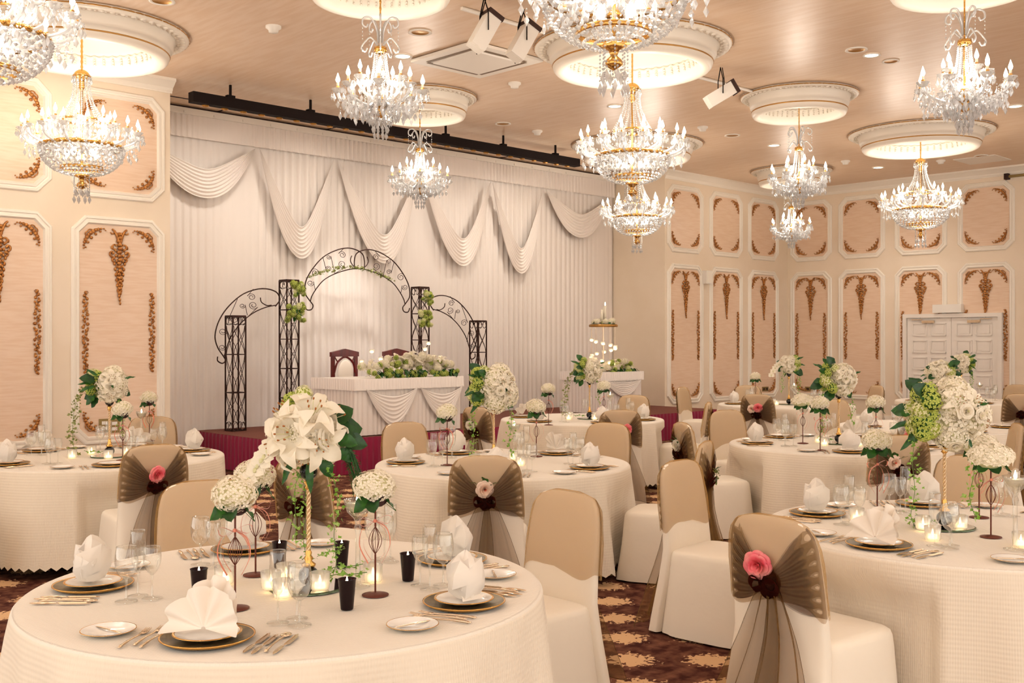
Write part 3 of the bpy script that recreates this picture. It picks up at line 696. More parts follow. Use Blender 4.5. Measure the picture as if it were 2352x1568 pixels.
# ================================================================== flowers
def fib(n,zmin=-1.0):
    out=[]; g=PI*(3-math.sqrt(5))
    for i in range(n):
        z=1-(i+.5)*(1-zmin)/n; r=math.sqrt(max(0,1-z*z)); out.append(Vector((r*math.cos(g*i),r*math.sin(g*i),z)))
    return out
def frame(nrm,roll=0.0):
    q=Vector(nrm).to_track_quat('Z','Y').to_matrix().to_4x4(); return q@Matrix.Rotation(roll,4,'Z')
def hydr(R,n,zmin,seed,ps=.19,core=.86):
    r=random.Random(seed)
    def f(b):
        b.cm=1; b.ball((0,0,0),(R*core,R*core,R*core*.93),12,8); b.cm=0
        for d in fib(n,zmin):
            M=Matrix.Translation(d*R*(.93+.12*r.random()))@frame(d+Vector((r.uniform(-.3,.3),r.uniform(-.3,.3),r.uniform(-.3,.3))),r.random()*3)
            s=R*ps*(.85+.4*r.random())
            for k in range(4):
                a=k*PI/2; c,s_=math.cos(a),math.sin(a)
                def T(x,y,z): return M@Vector((x*c-y*s_,x*s_+y*c,z))
                b.raw([T(0,0,0),T(.6*s,-.45*s,.18*s),T(1.1*s,0,.10*s),T(.6*s,.45*s,.18*s)],[(0,1,2,3)])
    return f
HYD=sm('hydrangea_head',[petalw,petalc],hydr(.07,120,-.75,1),False)
HYF=sm('hydrangea_dome',[petalw,petalc],hydr(.085,130,-.2,2),False)
VIB=sm('viburnum_ball',[petaly,leafm],hydr(.033,60,-1,3,.24),False)
VIC=sm('cream_viburnum_ball',[petalc,petaly],hydr(.035,60,-1,4,.24),False)
def petal_rose(R,layers,seed):
    r=random.Random(seed)
    def f(b):
        for li,(n,rad,alpha,h) in enumerate(layers):
            for k in range(n):
                psi=2*PI*k/n+li*.6+r.uniform(-.1,.1); hw=PI/n*1.35
                rows=[]
                for i in range(5):
                    t=i/4; row=[]
                    for j in range(7):
                        s=j/3-1
                        wv=.94-.10*abs(s)**2 if i==4 else 1
                        rr=rad*math.sin(min(t*alpha,PI*.62))*(1-.08*s*s)+R*.02*li
                        z=h*t*wv - (rad*.42*t**3 if alpha>1.2 else 0)+R*.02*math.sin(j*2+k)
                        a=psi+s*hw*(.45+.55*math.sin(PI*min(t*.8+.1,1)))
                        row.append(Vector((rr*math.cos(a),rr*math.sin(a),z-R*.25)))
                    rows.append(row)
                b.cm=0 if li>0 else 1
                b.grid(rows)
    return f
RL=[(3,.16,.9,.55),(4,.34,1.0,.62),(5,.55,1.15,.62),(6,.80,1.35,.60),(7,1.0,1.6,.55)]
def rose(name,m0,m1,R): return sm(name,[m0,m1],petal_rose(R,[(n,a*R,al,h*R*1.3) for n,a,al,h in RL],3))
ROSEP=rose('pink_rose',petalp,petalp,.056); ROSEB=rose('blush_rose',petall,petalr,.052); ROSEW=rose('ivory_rose',petalw,petalc,.05)
def lily_fn(L,open_=1.0,seed=0):
    def f(b):
        for k in range(6):
            a=k*PI/3+(.0 if k%2 else .05); w=.42*L if k%2 else .58*L; rows=[]
            for i in range(9):
                t=i/8; rr=L*(.06+.95*t**1.15)*open_; z=L*(.62*math.sin(min(t*1.9,PI))-.18*t*t-.25*max(0,t-.7)*2); ww=w*math.sin(PI*(.10+.88*t))**.8*.5
                row=[]
                for j in range(5):
                    s=j/2-1; x=rr; y=ww*s; zz=z-.10*L*(1-s*s)*math.sin(PI*t)+.03*L*math.sin(t*9+s*3)*abs(s)
                    row.append(Vector((x*math.cos(a)-y*math.sin(a),x*math.sin(a)+y*math.cos(a),zz)))
                rows.append(row)
            b.cm=0; b.grid(rows)
        for k in range(6):
            a=k*PI/3+.5; e=Vector((.22*L*math.cos(a),.22*L*math.sin(a),.72*L)); b.cm=1; b.tube([(0,0,.05*L),e*.6+Vector((0,0,.05*L)),e],.006*L+.0006,4); b.cm=2; b.ball(e,(.03*L,.03*L,.06*L),5,4)
    return f
LILY=sm('lily',[petalw,petalc,pollen],lily_fn(.10)); LILYC=sm('lily_half_open',[petalw,petalc,pollen],lily_fn(.09,.55))
def orch_fn(b):
    for k,(a,w) in enumerate(((90,.020),(205,.026),(335,.026),(155,.018),(25,.018))):
        a=math.radians(a); rows=[]
        for i in range(5):
            t=i/4; rr=.034*t; ww=w*math.sin(PI*(.12+.85*t))*.7
            rows.append([Vector((rr*math.cos(a)-ww*s*math.sin(a),rr*math.sin(a)+ww*s*math.cos(a),.004*math.sin(3*t)+.003*abs(s))) for s in (-1,0,1)])
        b.cm=0; b.grid(rows)
    b.cm=1; b.ball((0,-.004,.006),(.007,.009,.006),6,4)
ORCH=sm('orchid_bloom',[petalw,petalc],orch_fn)
def leaf_fn(L,Wd,droop=.3,fold=.15):
    def f(b):
        rows=[]
        for i in range(9):
            t=i/8; ww=Wd*math.sin(PI*min(1,.03+t*.97))**.75*(1-.25*t)
            rows.append([Vector((L*t,ww*s,-droop*L*t*t+fold*ww*abs(s)*2+.006*math.sin(t*14)*abs(s))) for s in (-1,-.5,0,.5,1)])
        b.cm=0; b.grid(rows)
        b.tube([(-.02,0,0),(0,0,0),(L*.9,0,-droop*L*.81-.001)],.0015,4)
    return f
LEAF=sm('broad_leaf',leafm,leaf_fn(.10,.04)); LEAFD=sm('dark_leaf',leafd,leaf_fn(.13,.055,.2)); LEAFN=sm('narrow_leaf',leafm,leaf_fn(.13,.018,.35)); LEAFB=sm('big_leaf',leafd,leaf_fn(.13,.075,.25,.05))
def ivy(path,mat_seed,dens=.005,ls=.021,spread=.030):
    r=random.Random(mat_seed)
    def f(b):
        P=crom(path,8); b.cm=1; b.tube(P,.0015,4); b.cm=0
        for i in range(len(P)-1):
            seg=(P[i+1]-P[i]); n=max(1,int(seg.length/dens))
            for k in range(n):
                p=P[i]+seg*(k/n)+Vector((r.uniform(-1,1)*spread,r.uniform(-1,1)*spread,r.uniform(-1,1)*spread*.4))
                M=Matrix.Translation(p)@frame(Vector((r.uniform(-1,1),r.uniform(-1,1),r.uniform(.0,1.2))),r.random()*6); s=ls*(.6+.7*r.random())
                b.raw([M@Vector(q) for q in ((0,0,0),(.5*s,-.5*s,.08*s),(.75*s,-.12*s,0),(1.15*s,0,-.1*s),(.75*s,.12*s,0),(.5*s,.5*s,.08*s))],[(0,1,2,3),(0,3,4,5)])
    return f
IV=[sm('trailing_ivy',[ivym,stemm],ivy([(0,0,0),(.03,.01,-.06),(.045,0,-.16),(.03,.01,-.27),(.05,-.01,-.36)],11+i),False) for i in range(2)]
IVL=[sm('long_trailing_ivy',[ivym,stemm],ivy([(0,0,0),(.04,0,-.05),(.06,.01,-.18),(.045,0,-.32),(.06,-.01,-.44),(.04,0,-.50)],21+i),False) for i in range(2)]
IVO=sm('olive_trailing_vine',[ivyd,stemm],ivy([(0,0,0),(.09,0,-.04),(.15,.01,-.16),(.17,0,-.32),(.17,-.01,-.46),(.13,0,-.53)],31,.004,.026,.030),False)
IVS=sm('short_ivy_sprig',[ivym,stemm],ivy([(0,0,0),(.04,0,.012),(.09,.01,.01),(.13,.02,.012)],41,.008,.016,.016),False)
def fern_fn(b):
    r=random.Random(5)
    for k in range(14):
        a=r.uniform(-.5,.5); L=.12+.07*r.random(); pts=[(L*.45*t*math.cos(a),L*.4*t*math.sin(a),-L*t*t) for t in (0,.25,.5,.75,1)]
        b.tube(pts,.0012,3)
        for q in range(16):
            t=q/16; p=Vector((L*.45*t*math.cos(a),L*.4*t*math.sin(a),-L*t*t))
            b.tube([p,p+Vector((r.uniform(-1,1),r.uniform(-1,1),r.uniform(-1,.3)))*.016],.0007,3)
FERN=sm('feathery_fern',leafm,fern_fn)
def bow_fn(b):
    for s in (-1,1):
        b.grid([[Vector((s*(.004+.045*math.sin(PI*t)**.9*(1 if t<.5 else .92)),.010*q-.005+.004*math.sin(5*t),.012*math.sin(2*PI*t)+.004*s+q*.0)) for q in (0,1)] for t in [i/12 for i in range(13)]])
        pts=crom([(0,0,0),(s*.035,-.012,-.02),(s*.045,-.014,-.07),(s*.02,-.01,-.125)],5)
        b.grid([[p+Vector((-.001,-.0045,0)),p+Vector((.001,.0045,.001))] for p in pts])
        pts=crom([(0,0,0),(s*.028,.012,-.03),(s*.035,.014,-.08),(s*.012,.01,-.12)],5)
        b.grid([[p+Vector((0,-.0025,0)),p+Vector((0,.0025,.001))] for p in pts])
    b.ball((0,0,0),(.007,.007,.006),6,4)
BOW=sm('coral_ribbon_bow',coral,bow_fn)
# ------------------------------------------------------------------ spindle flower stand
def spin_fn(b):
    b.lathe([(.046,.0),(.046,.003),(.02,.008),(.004,.010)],24,cap=False)
    b.tube([(0,0,.005),(0,0,.14)],.0035,6); b.tube([(0,0,.235),(0,0,.345)],.0035,6); b.tube([(0,0,.14),(0,0,.235)],.0012,4)
    for k in range(6):
        a=k*PI/3; b.tube([(.022*math.sin(PI*t)*math.cos(a),.022*math.sin(PI*t)*math.sin(a),.14+.095*t) for t in [i/8 for i in range(9)]],.0014,4)
SPIN=sm('whisk_stand',rust,spin_fn)
POD=sm('moss_ball',pm('dark_plum_ball','3A1A1C',.6,bump=(90,.4,.01)),lambda b:b.ball((0,0,0),.034,12,8))
def flower_stand(l,d,label,seed,flat=False,z=.725,rz=None):
    r=random.Random(seed); p=W(l,d,z)
    t=thing('flower_stand',label,'flower stand',p,YAW+(rz if rz is not None else r.uniform(-.3,.3)),'small hydrangea stands on the tables')
    ob('whisk_stand',SPIN,t); ob('moss_ball',POD,t,(.012,-.012,.338),sc=(1,1,1)); ob('ribbon_bow',BOW,t,(0,-.004,.255),sc=1.15)
    if flat: ob('hydrangea_dome',HYF,t,(0,0,.352),(r.uniform(-.1,.1),.12,r.random()*6),(1.1,1.1,.75))
    else: ob('hydrangea_head',HYD,t,(-.003,0,.372),(r.uniform(-.2,.2),r.uniform(-.2,.2),r.random()*6),(1.05,1.0,.80))
    for k,a in enumerate((-.4,-1.6,-2.5,2.3)): ob('leaf',LEAF if k!=1 else LEAFD,t,(.014*math.cos(a),.014*math.sin(a),.335),(.5*(1 if k%2 else -1),.25+.25*r.random(),a),.78 if k!=1 else .62)
    return t
# ------------------------------------------------------------------ tall centrepiece
def rope_fn(b):
    b.cm=0; b.lathe([(.015,.064),(.024,.066),(.026,.074),(.012,.085),(.017,.095),(.010,.105),(.012,.115),(.007,.125)],16)
    b.lathe([(.007,.335),(.016,.345),(.010,.352),(.018,.362),(.012,.370),(.003,.374)],16)
    b.cm=1
    for k in range(3):
        b.tube([(.0045*math.cos(t*26+k*2.094),.0045*math.sin(t*26+k*2.094),.12+.22*t) for t in [i/50 for i in range(51)]],.0045,5)
ropem=pm('twisted_gold_glass','E0BE92',.12,.55,coat=.5)
ROPE=sm('twisted_column',[gold,ropem],rope_fn)
BASE=sm('dark_glass_ball',blackg,lambda b:b.ball((0,0,.034),(.036,.036,.034),16,10)); TOPB=sm('black_ball',blackg,lambda b:b.ball((0,0,.402),(.032,.032,.032),16,10))
MIR=sm('mirror_disc',[mirror,pm('mirror_bevel','5C6A50',.1,.6)],lambda b:(setattr(b,'cm',1),b.lathe([(.137,.0005),(.137,.006),(.130,.008)],48),setattr(b,'cm',0),b.lathe([(.130,.008),(.0001,.008)],48)))
def centre(l,d,label,style,seed,tn,mir=True,rz=0,R=.10,zc=.53):
    r=random.Random(seed); p=W(l,d,.725)
    if mir: single('mirror_plate',MIR,'round mirror plate beneath the tall flowers on the '+tn,'mirror',p,0,'mirror plates under centrepieces')
    t=thing('flower_centrepiece',label,'flower arrangement',p+Vector((0,0,.008 if mir else 0)),YAW+rz,'tall flower centrepieces')
    ob('dark_glass_ball',BASE,t); ob('twisted_column',ROPE,t); ob('black_ball',TOPB,t)
    c=Vector((0,0,zc))
    def put(nm,me,dv,rad=R,sc=1.0,roll=0):
        dv=Vector(dv).normalized(); M=Matrix.Translation(c+dv*rad)@frame(dv,roll); o=ob(nm,me,t,sc=sc); 
        lo,q,_=M.decompose(); o.location=lo; o.rotation_euler=q.to_euler(); return o
    def put_leaf(me,dv,rad,sc,a=None):
        dv=Vector(dv).normalized(); z=Vector((r.uniform(-.3,.3),-1,.55)); z=(z-dv*z.dot(dv)); z=z.normalized() if z.length>.15 else dv.orthogonal().normalized()
        y=z.cross(dv); q=Matrix((dv,y,z)).transposed(); o=ob('leaf',me,t,c+dv*rad,q.to_euler(),sc); return o
    if style=='lily':
        for k,(dv,s,me,nm) in enumerate((((.25,-.6,.75),1.15,LILY,'lily'),((-.35,-.75,.1),1.2,LILY,'lily'),((.45,-.85,-.15),1.1,LILY,'lily'),((-.55,-.3,.6),1.1,LILY,'lily'),((.05,-.85,-.62),.95,LILYC,'lily'),((.75,.1,.55),1.0,LILY,'lily'),((-.8,-.3,-.3),1.1,LILY,'lily'),
            ((.85,-.6,.0),1.1,ROSEW,'ivory_rose'),((.55,-.7,.45),.8,ROSEW,'ivory_rose'),((-.1,.8,.5),1.1,LILY,'lily'),((-.6,.7,0),1.1,LILY,'lily'),((.6,.8,-.1),1.1,LILY,'lily'))):
            put(nm,me,dv,R*(.72 if me is not ROSEW else 1.05),s,k*.7)
        put('ivory_rose',ROSEW,(.2,-1,-.1),R*1.0,.8); put('hydrangea_head',HYD,(0,-.5,.1),R*.55,.9)
        put('hydrangea_head',HYD,(-.8,-.1,.15),R*.75,.95); put('hydrangea_head',HYD,(-.55,.1,-.45),R*.8,.8); put('hydrangea_head',HYD,(.1,.2,.1),.01,1.2)
        put('hydrangea_head',HYD,(.6,.1,-.4),R*.75,.75)
        put('viburnum_ball',VIB,(-.5,0,1),R*1.35,.9);put('viburnum_ball',VIB,(-.62,-.1,.95),R*1.25,.8);put('viburnum_ball',VIB,(-.38,.1,1),R*1.3,.7); put('cream_viburnum_ball',VIC,(-.12,0,1),R*1.45,.9)
        for dv,rad,s,me in (((.9,.1,.6),R*.95,.66,LEAFB),((1,.2,.15),R*1.0,.7,LEAFB),((.95,-.35,-.1),R*1.15,.75,LEAF),((.9,.1,-.15),R*1.2,.7,LEAFD),((.9,-.1,-.45),R*1.2,.7,LEAF),((-.5,-.4,-.9),R*.9,.8,LEAFN),((.12,-.5,-1),R*.9,.9,LEAFN),((.6,-.2,-1),R*1.0,.7,LEAF)): put_leaf(me,dv,rad,s)
        for k,dv in enumerate(((1,0,-.2),(.9,.2,-.5))): ob('feathery_fern',FERN,t,c+Vector(dv).normalized()*R*1.2,(0,0,k*.5),1.1)
        ob('trailing_ivy',IVL[0],t,(-.055,.01,zc-.12),(0,0,.2),.75); ob('trailing_ivy',IVL[1],t,(.06,-.01,zc-.11),(0,0,-.2),.75); ob('trailing_ivy',IV[0],t,(-.02,-.03,zc-.13),(0,0,2.5),.7)
        for k in range(7):   # orchid spray leaving to the left
            q=k/6; ob('orchid_bloom',ORCH,t,(-.13-.07*q+.02*(k%2),-.04,zc-.05-.10*q+.03*(k%2)),(PI/2-.3,.2*(k%3-1),-.3),1.35-.3*q)
        ob('orchid_stem',sm('stem',stemm,lambda b:b.tube(crom([(-.08,-.03,zc-.02),(-.14,-.035,zc-.05),(-.2,-.035,zc-.15)],5),.0015,4)),t)
        ob('ivy_sprig',IVS,t,(.045,-.01,.02),(0,-.1,-.3),1.3); ob('ivy_sprig',IVS,t,(.05,.0,.045),(0,-.1,-.1),1.1); ob('ivy_sprig',IVS,t,(.03,0,.10),(0,-.1,.3),.8)
        return t
    side={'left':-1,'right':1}.get(style.split('_')[0],-1)
    big=style.endswith('big'); wf=1.25 if big else 1.0
    # white side
    for k,dv in enumerate(fib(11)):
        if dv.x*side>.42: continue
        put('hydrangea_head',HYD,dv,R*.72*wf,(.85+.25*r.random())*wf,r.random()*6)
    put('hydrangea_head',HYD,(-side*.2,0,0),.01,1.5*wf)
    for k in range(3): put('lily',LILY,(-side*r.uniform(-.2,.9),-r.uniform(.4,1),r.uniform(-.5,.6)),R*.95*wf,.8,r.random()*3)
    for k in range(4): put('ivory_rose',ROSEW,(-side*r.uniform(-.2,1),-r.uniform(.3,1),r.uniform(-.9,.9)),R*1.25*wf,.7)
    # green side
    for k in range(22 if big else 14):
        dv=(side*r.uniform(.45,1.1),r.uniform(-.8,.6),r.uniform(-.7,.95)); put('viburnum_ball' ,VIB if k%3 else VIC,dv,R*r.uniform(1.05,1.45),r.uniform(.95,1.3)*(1.15 if big else 1))
    for k in range(9):
        put_leaf(LEAFN if k%3==0 else LEAF if k%3==1 else LEAFD,(side*r.uniform(.4,1),r.uniform(-1,.4),r.uniform(-.8,.8)),R*1.25,r.uniform(.65,.95))
    for k in range(5): put_leaf(LEAFD if k%2 else LEAFN,(-side*r.uniform(.2,1),r.uniform(-.8,.8),r.uniform(-1,.6)),R*1.1,r.uniform(.45,.7))
    for k in range(3): put_leaf(LEAFD,(r.uniform(-1,1),r.uniform(-1,1),-1.2),R*.75,.5)
    a=0 if side<0 else PI
    if 'arc' in style: ob('trailing_vine',IVO,t,(side*R*1.0,-.01,zc+.0),(0,0,PI if side<0 else 0),1.0)
    else: ob('trailing_ivy',IVL[0],t,(side*R*.9,-.02,zc-.05),(0,0,PI if side<0 else 0),.95)
    ob('trailing_ivy',IV[1],t,(-side*R*.7,-.02,zc-.09),(0,0,0 if side<0 else PI),.8 if not big else 1.1)
    ob('ivy_sprig',IVS,t,(side*.05,-.03,.02),(0,0,PI*.9 if side<0 else .3),1.0)
    if style.startswith('orchid') or 'orchid' in style:
        for k in range(6): ob('orchid_bloom',ORCH,t,(-.12-.025*k,-.03,zc+.01-.006*k*k),(PI/2-.3,0,-.2),1.3)
    return t
# ================================================================== table ware
PLATEC=sm('charger_rim',[bronzeb,gold],lambda b:(b.lathe([(.0,.004),(.06,.004),(.09,.005),(.132,.014)],40),setattr(b,'cm',1),b.lathe([(.132,.014),(.137,.016),(.138,.013),(.125,.004),(.08,.0),(.0,.0)],40)))
PLATEI=sm('dinner_plate',[china,gold],lambda b:(b.lathe([(.0,.014),(.06,.014),(.072,.016),(.092,.0225)],40),setattr(b,'cm',1),b.lathe([(.092,.0225),(.099,.0245),(.100,.022)],40),setattr(b,'cm',0),b.lathe([(.100,.022),(.07,.010),(.0,.009)],40)))
BPLATE=sm('bread_plate',[china,gold],lambda b:(b.lathe([(.0,.006),(.045,.006),(.055,.009),(.078,.014)],36),setattr(b,'cm',1),b.lathe([(.078,.014),(.080,.0145),(.0805,.013)],36),setattr(b,'cm',0),b.lathe([(.0805,.013),(.05,.002),(.0,.0)],36)))
def fan_fn(b):
    # pleated fan standing on its folded foot: broad soft folds, pointed rim
    n=5; K=8
    def sheet(w,hgt,y0,lean,amp,sh,a0,a1):
        rows=[]
        for qi in range(9):
            q=qi/8; row=[]
            for i in range(n*K+1):
                u=i/(n*K); a=math.radians(a0+(a1-a0)*u); f=math.cos(2*PI*(i/K)+sh); tri=math.copysign(abs(f)**.7,f)
                R=1-.13*(1-abs(math.cos(PI*(i/K)+sh/2))**.8); rr=.06+.94*q
                x=w*rr*R*math.cos(a); z=hgt*rr*R*max(math.sin(a),-.05)+.012
                y=y0+lean*q*math.sin(a)-amp*q*tri-.03*q*abs(math.cos(a))**2
                row.append(Vector((x,y,max(z,.003))))
            rows.append(row)
        b.grid(rows)
    sheet(.118,.120,-.018,.030,.017,0,188,-8)
    sheet(.098,.135,.020,.060,.015,PI,176,4)
NAPF=sm('fan_napkin',napm,fan_fn,True,50)
def bud_fn(b):
    r=random.Random(4); N=9; prof=[(.035,.0),(.056,.02),(.066,.05),(.062,.085),(.045,.112),(.022,.128),(.003,.15)]
    for lay in range(2):
        rows=[]
        for i,(rr,z) in enumerate(prof):
            row=[]
            for k in range(N):
                a=2*PI*k/N+lay*.35+.1*i; q=rr*(1+(.22 if (k+i//2)%2 else -.14)*(.3+i/7)); q*=(1.0-.18*lay)
                row.append(Vector((q*math.cos(a)+.010*i/6*(1 if lay else -1),q*math.sin(a)*.8,z*(1.0 if not lay else .88)+.012*((k*7+i)%3-1)*(0<i<6))))
            rows.append(row)
        b.grid(rows,cu=True)
    b.raw([(-.07,-.02,.003),(-.02,-.05,.004),(.02,-.045,.004),(-.04,0,.03)],[(0,1,2,3)])
NAPB=sm('peaked_napkin',napm,bud_fn,True,38)
def fork_fn(b):
    b.tube(crom([(0,-.10,.004),(0,-.04,.006),(0,.02,.004),(0,.045,.004)],4),[.0055]+[.0045]*3+[.0032]*9,5)
    b.ball((0,-.1,.004),(.006,.014,.003),6,4); b.ball((0,.055,.003),(.012,.014,.0025),8,4)
    for k in (-1.5,-.5,.5,1.5): b.tube([(k*.006,.06,.003),(k*.006,.08,.005),(k*.0058,.098,.008)],[.0018,.0016,.0008],4)
def knife_fn(b):
    b.ball((0,-.06,.004),(.0075,.05,.004),8,5); b.box(-.001,.0008,-.01,.09,.001,.007)
    b.raw([(-.001,-.012,.003),(.013,.0,.003),(.013,.075,.003),(.004,.105,.003),(-.001,.10,.003),(-.001,-.012,.005),(.013,.0,.005),(.013,.075,.005),(.004,.105,.005),(-.001,.10,.005)],[(5,6,7,8,9),(4,3,2,1,0),(0,1,6,5),(1,2,7,6),(2,3,8,7),(3,4,9,8),(4,0,5,9)])
def spoon_fn(b):
    b.tube(crom([(0,-.10,.004),(0,-.03,.007),(0,.045,.004)],5),[.0055]*2+[.0035]*9,5); b.ball((0,-.1,.004),(.006,.013,.003),6,4); b.ball((0,.07,.005),(.0175,.026,.0045),10,6)
FORK=sm('fork',silver,fork_fn); KNIFE=sm('knife',silver,knife_fn,True,40); SPOON=sm('spoon',silver,spoon_fn)
def gl(prof): return lambda b:b.lathe(prof,20)
GB={'flute':sm('bowl',glass,gl([(.004,.085),(.012,.095),(.020,.115),(.025,.14),(.0262,.165),(.0245,.215),(.0235,.226),(.0225,.226),(.0228,.222)])),
    'wine':sm('bowl',glass,gl([(.004,.075),(.016,.082),(.026,.092),(.034,.108),(.038,.13),(.0375,.15),(.035,.17),(.0325,.185),(.0312,.186),(.0315,.181)])),
    'tulip':sm('bowl',glass,gl([(.004,.08),(.012,.088),(.021,.10),(.028,.122),(.030,.145),(.0285,.165),(.027,.177),(.0258,.178),(.0262,.173)]))}
GS={'flute':sm('stem',glass,gl([(.034,.0),(.034,.002),(.008,.006),(.0030,.012),(.0026,.06),(.004,.078),(.005,.088)])),
    'wine':sm('stem',glass,gl([(.037,.0),(.037,.002),(.008,.006),(.0032,.012),(.0028,.05),(.0045,.07),(.005,.078)]))}
GS['tulip']=GS['flute']
GN={'flute':('champagne_flute','tall champagne flute'),'wine':('wine_goblet','rounded wine goblet'),'tulip':('tulip_wineglass','small tulip wineglass')}
TUMB=sm('dark_glass',dglass,gl([(.0,.001),(.020,.001),(.021,.004),(.029,.098),(.0305,.100),(.0275,.098),(.020,.05),(.019,.010),(.0,.010)]))
TW=sm('wax',pm('plum_wax','2C0B12',.4),gl([(.0185,.011),(.0252,.078),(.0,.078)]))
RIBG=sm('ribbed_glass',frost,lambda b:b.lathe([(.0,.001),(.028,.001),(.031,.006),(.034,.062),(.032,.062),(.029,.008),(.0,.007)],36,ripple=.045))
TEA=sm('tealight_wax',glow,gl([(.0,.008),(.019,.008),(.019,.024),(.0,.024)]))
FLAME=sm('flame',flamem,lambda b:b.lathe([(.001,0),(.0055,.006),(.0065,.013),(.004,.022),(.0008,.034)],8))
TALLG=sm('stem_glass',glass,gl([(.042,.0),(.042,.003),(.014,.008),(.008,.02),(.0075,.17),(.012,.185),(.008,.20),(.014,.215),(.034,.235),(.043,.262),(.046,.275),(.044,.275),(.032,.238),(.010,.222),(.001,.220)]))
FLW=sm('floating_wax',waxm,gl([(.0,.235),(.022,.237),(.034,.252),(.037,.262),(.0,.262)]))
def dark_candle(u,v,label,z=.725):
    t=thing('candle_tumbler',label,'candle',at(u,v,z),0,'dark glass candle tumblers'); ob('dark_glass',TUMB,t); ob('wax',TW,t); ob('flame',FLAME,t,(0,0,.078),sc=.85); return t
def tealight(p,label,sc=1.0):
    t=thing('tealight_holder',label,'candle',p,0,'ribbed glass tealight holders',sc); ob('ribbed_glass',RIBG,t); ob('wax',TEA,t); ob('flame',FLAME,t,(0,0,.024),sc=.8); return t
def floatc(p,label,sc=1.0):
    t=thing('floating_candle_glass',label,'candle',p,0,'floating candles in tall stem glasses',sc); ob('stem_glass',TALLG,t); ob('wax_disc',FLW,t); ob('flame',FLAME,t,(0,0,.262)); return t
TZ=.7245
def setting(tc,ang,rad,tn,sn,nap='bud',full=2,nrot=0.0):
    """ang: position of the plate round the table, in camera-lateral/depth coordinates"""
    px=tc[0]+rad*math.cos(ang); pd=tc[1]+rad*math.sin(ang); o=W(px,pd,TZ)
    f=W(tc[0],tc[1])-W(px,pd); f.normalize(); rt=Vector((f.y,-f.x,0)); rz=math.atan2(-f.x,f.y)
    g='place settings on the '+tn; K='at the %s place of the %s'%(sn,tn)
    def P(x,y,z=0): return o+rt*x+f*y+Vector((0,0,z))
    c=thing('charger_plate','gold edged bronze charger '+K,'plate',o,rz,g); ob('charger_rim',PLATEC,c); 
    single('dinner_plate',PLATEI,'white gold-lined dinner plate stacked '+K,'plate',P(0,0,.001),rz,g)
    if nap: single('fan_napkin' if nap=='fan' else 'peaked_napkin',NAPF if nap=='fan' else NAPB,('pleated fan napkin ' if nap=='fan' else 'peaked folded napkin ')+K,'napkin',P(0,-.01,.0262),(0,0,rz+nrot),g,1.02 if nap=='fan' else (1.15,1.2,1.05))
    if full>=1:
        single('bread_plate',BPLATE,'small white bread plate '+K,'plate',P(-.32,.02),rz,g)
    if full>=2:
        single('butter_knife',KNIFE,'butter knife on bread plate '+K,'knife',P(-.32,.02,.009),(0,0,rz+1.1),g,.62)
        for i,(x,nm,y) in enumerate(((-.155,'inner',-.01),(-.183,'middle',.01),(-.214,'outer',-.02))): single('fork',FORK,nm+' fork left of charger '+K,'fork',P(x,y),(0,0,rz+.04),g,.95)
        for i,(x,nm,y) in enumerate(((.158,'inner',-.02),(.186,'middle',-.03),(.245,'outer',-.02))): single('table_knife',KNIFE,nm+' knife right of charger '+K,'knife',P(x,y),(0,0,rz),g,.95)
        single('soup_spoon',SPOON,'round soup spoon between the knives '+K,'spoon',P(.215,-.0),(0,0,rz),g,.95)
    elif full>=1:
        for i,(x,nm,M_) in enumerate(((-.17,'fork',FORK),(-.2,'second fork',FORK),(.165,'knife',KNIFE),(.195,'second knife',KNIFE))): single(nm.split()[-1],M_,nm+' beside the charger '+K,nm.split()[-1],P(x,-.02),(0,0,rz),g)
    for k,(x,y) in (('flute',(.14,.20)),('wine',(.215,.185)),('tulip',(.18,.26))):
        if full<1 and k=='tulip': continue
        nm,lb=GN[k]; t=thing(nm,lb+' '+K,'glass',P(x,y),rz,g); ob('bowl',GB[k],t); ob('stem',GS[k],t)
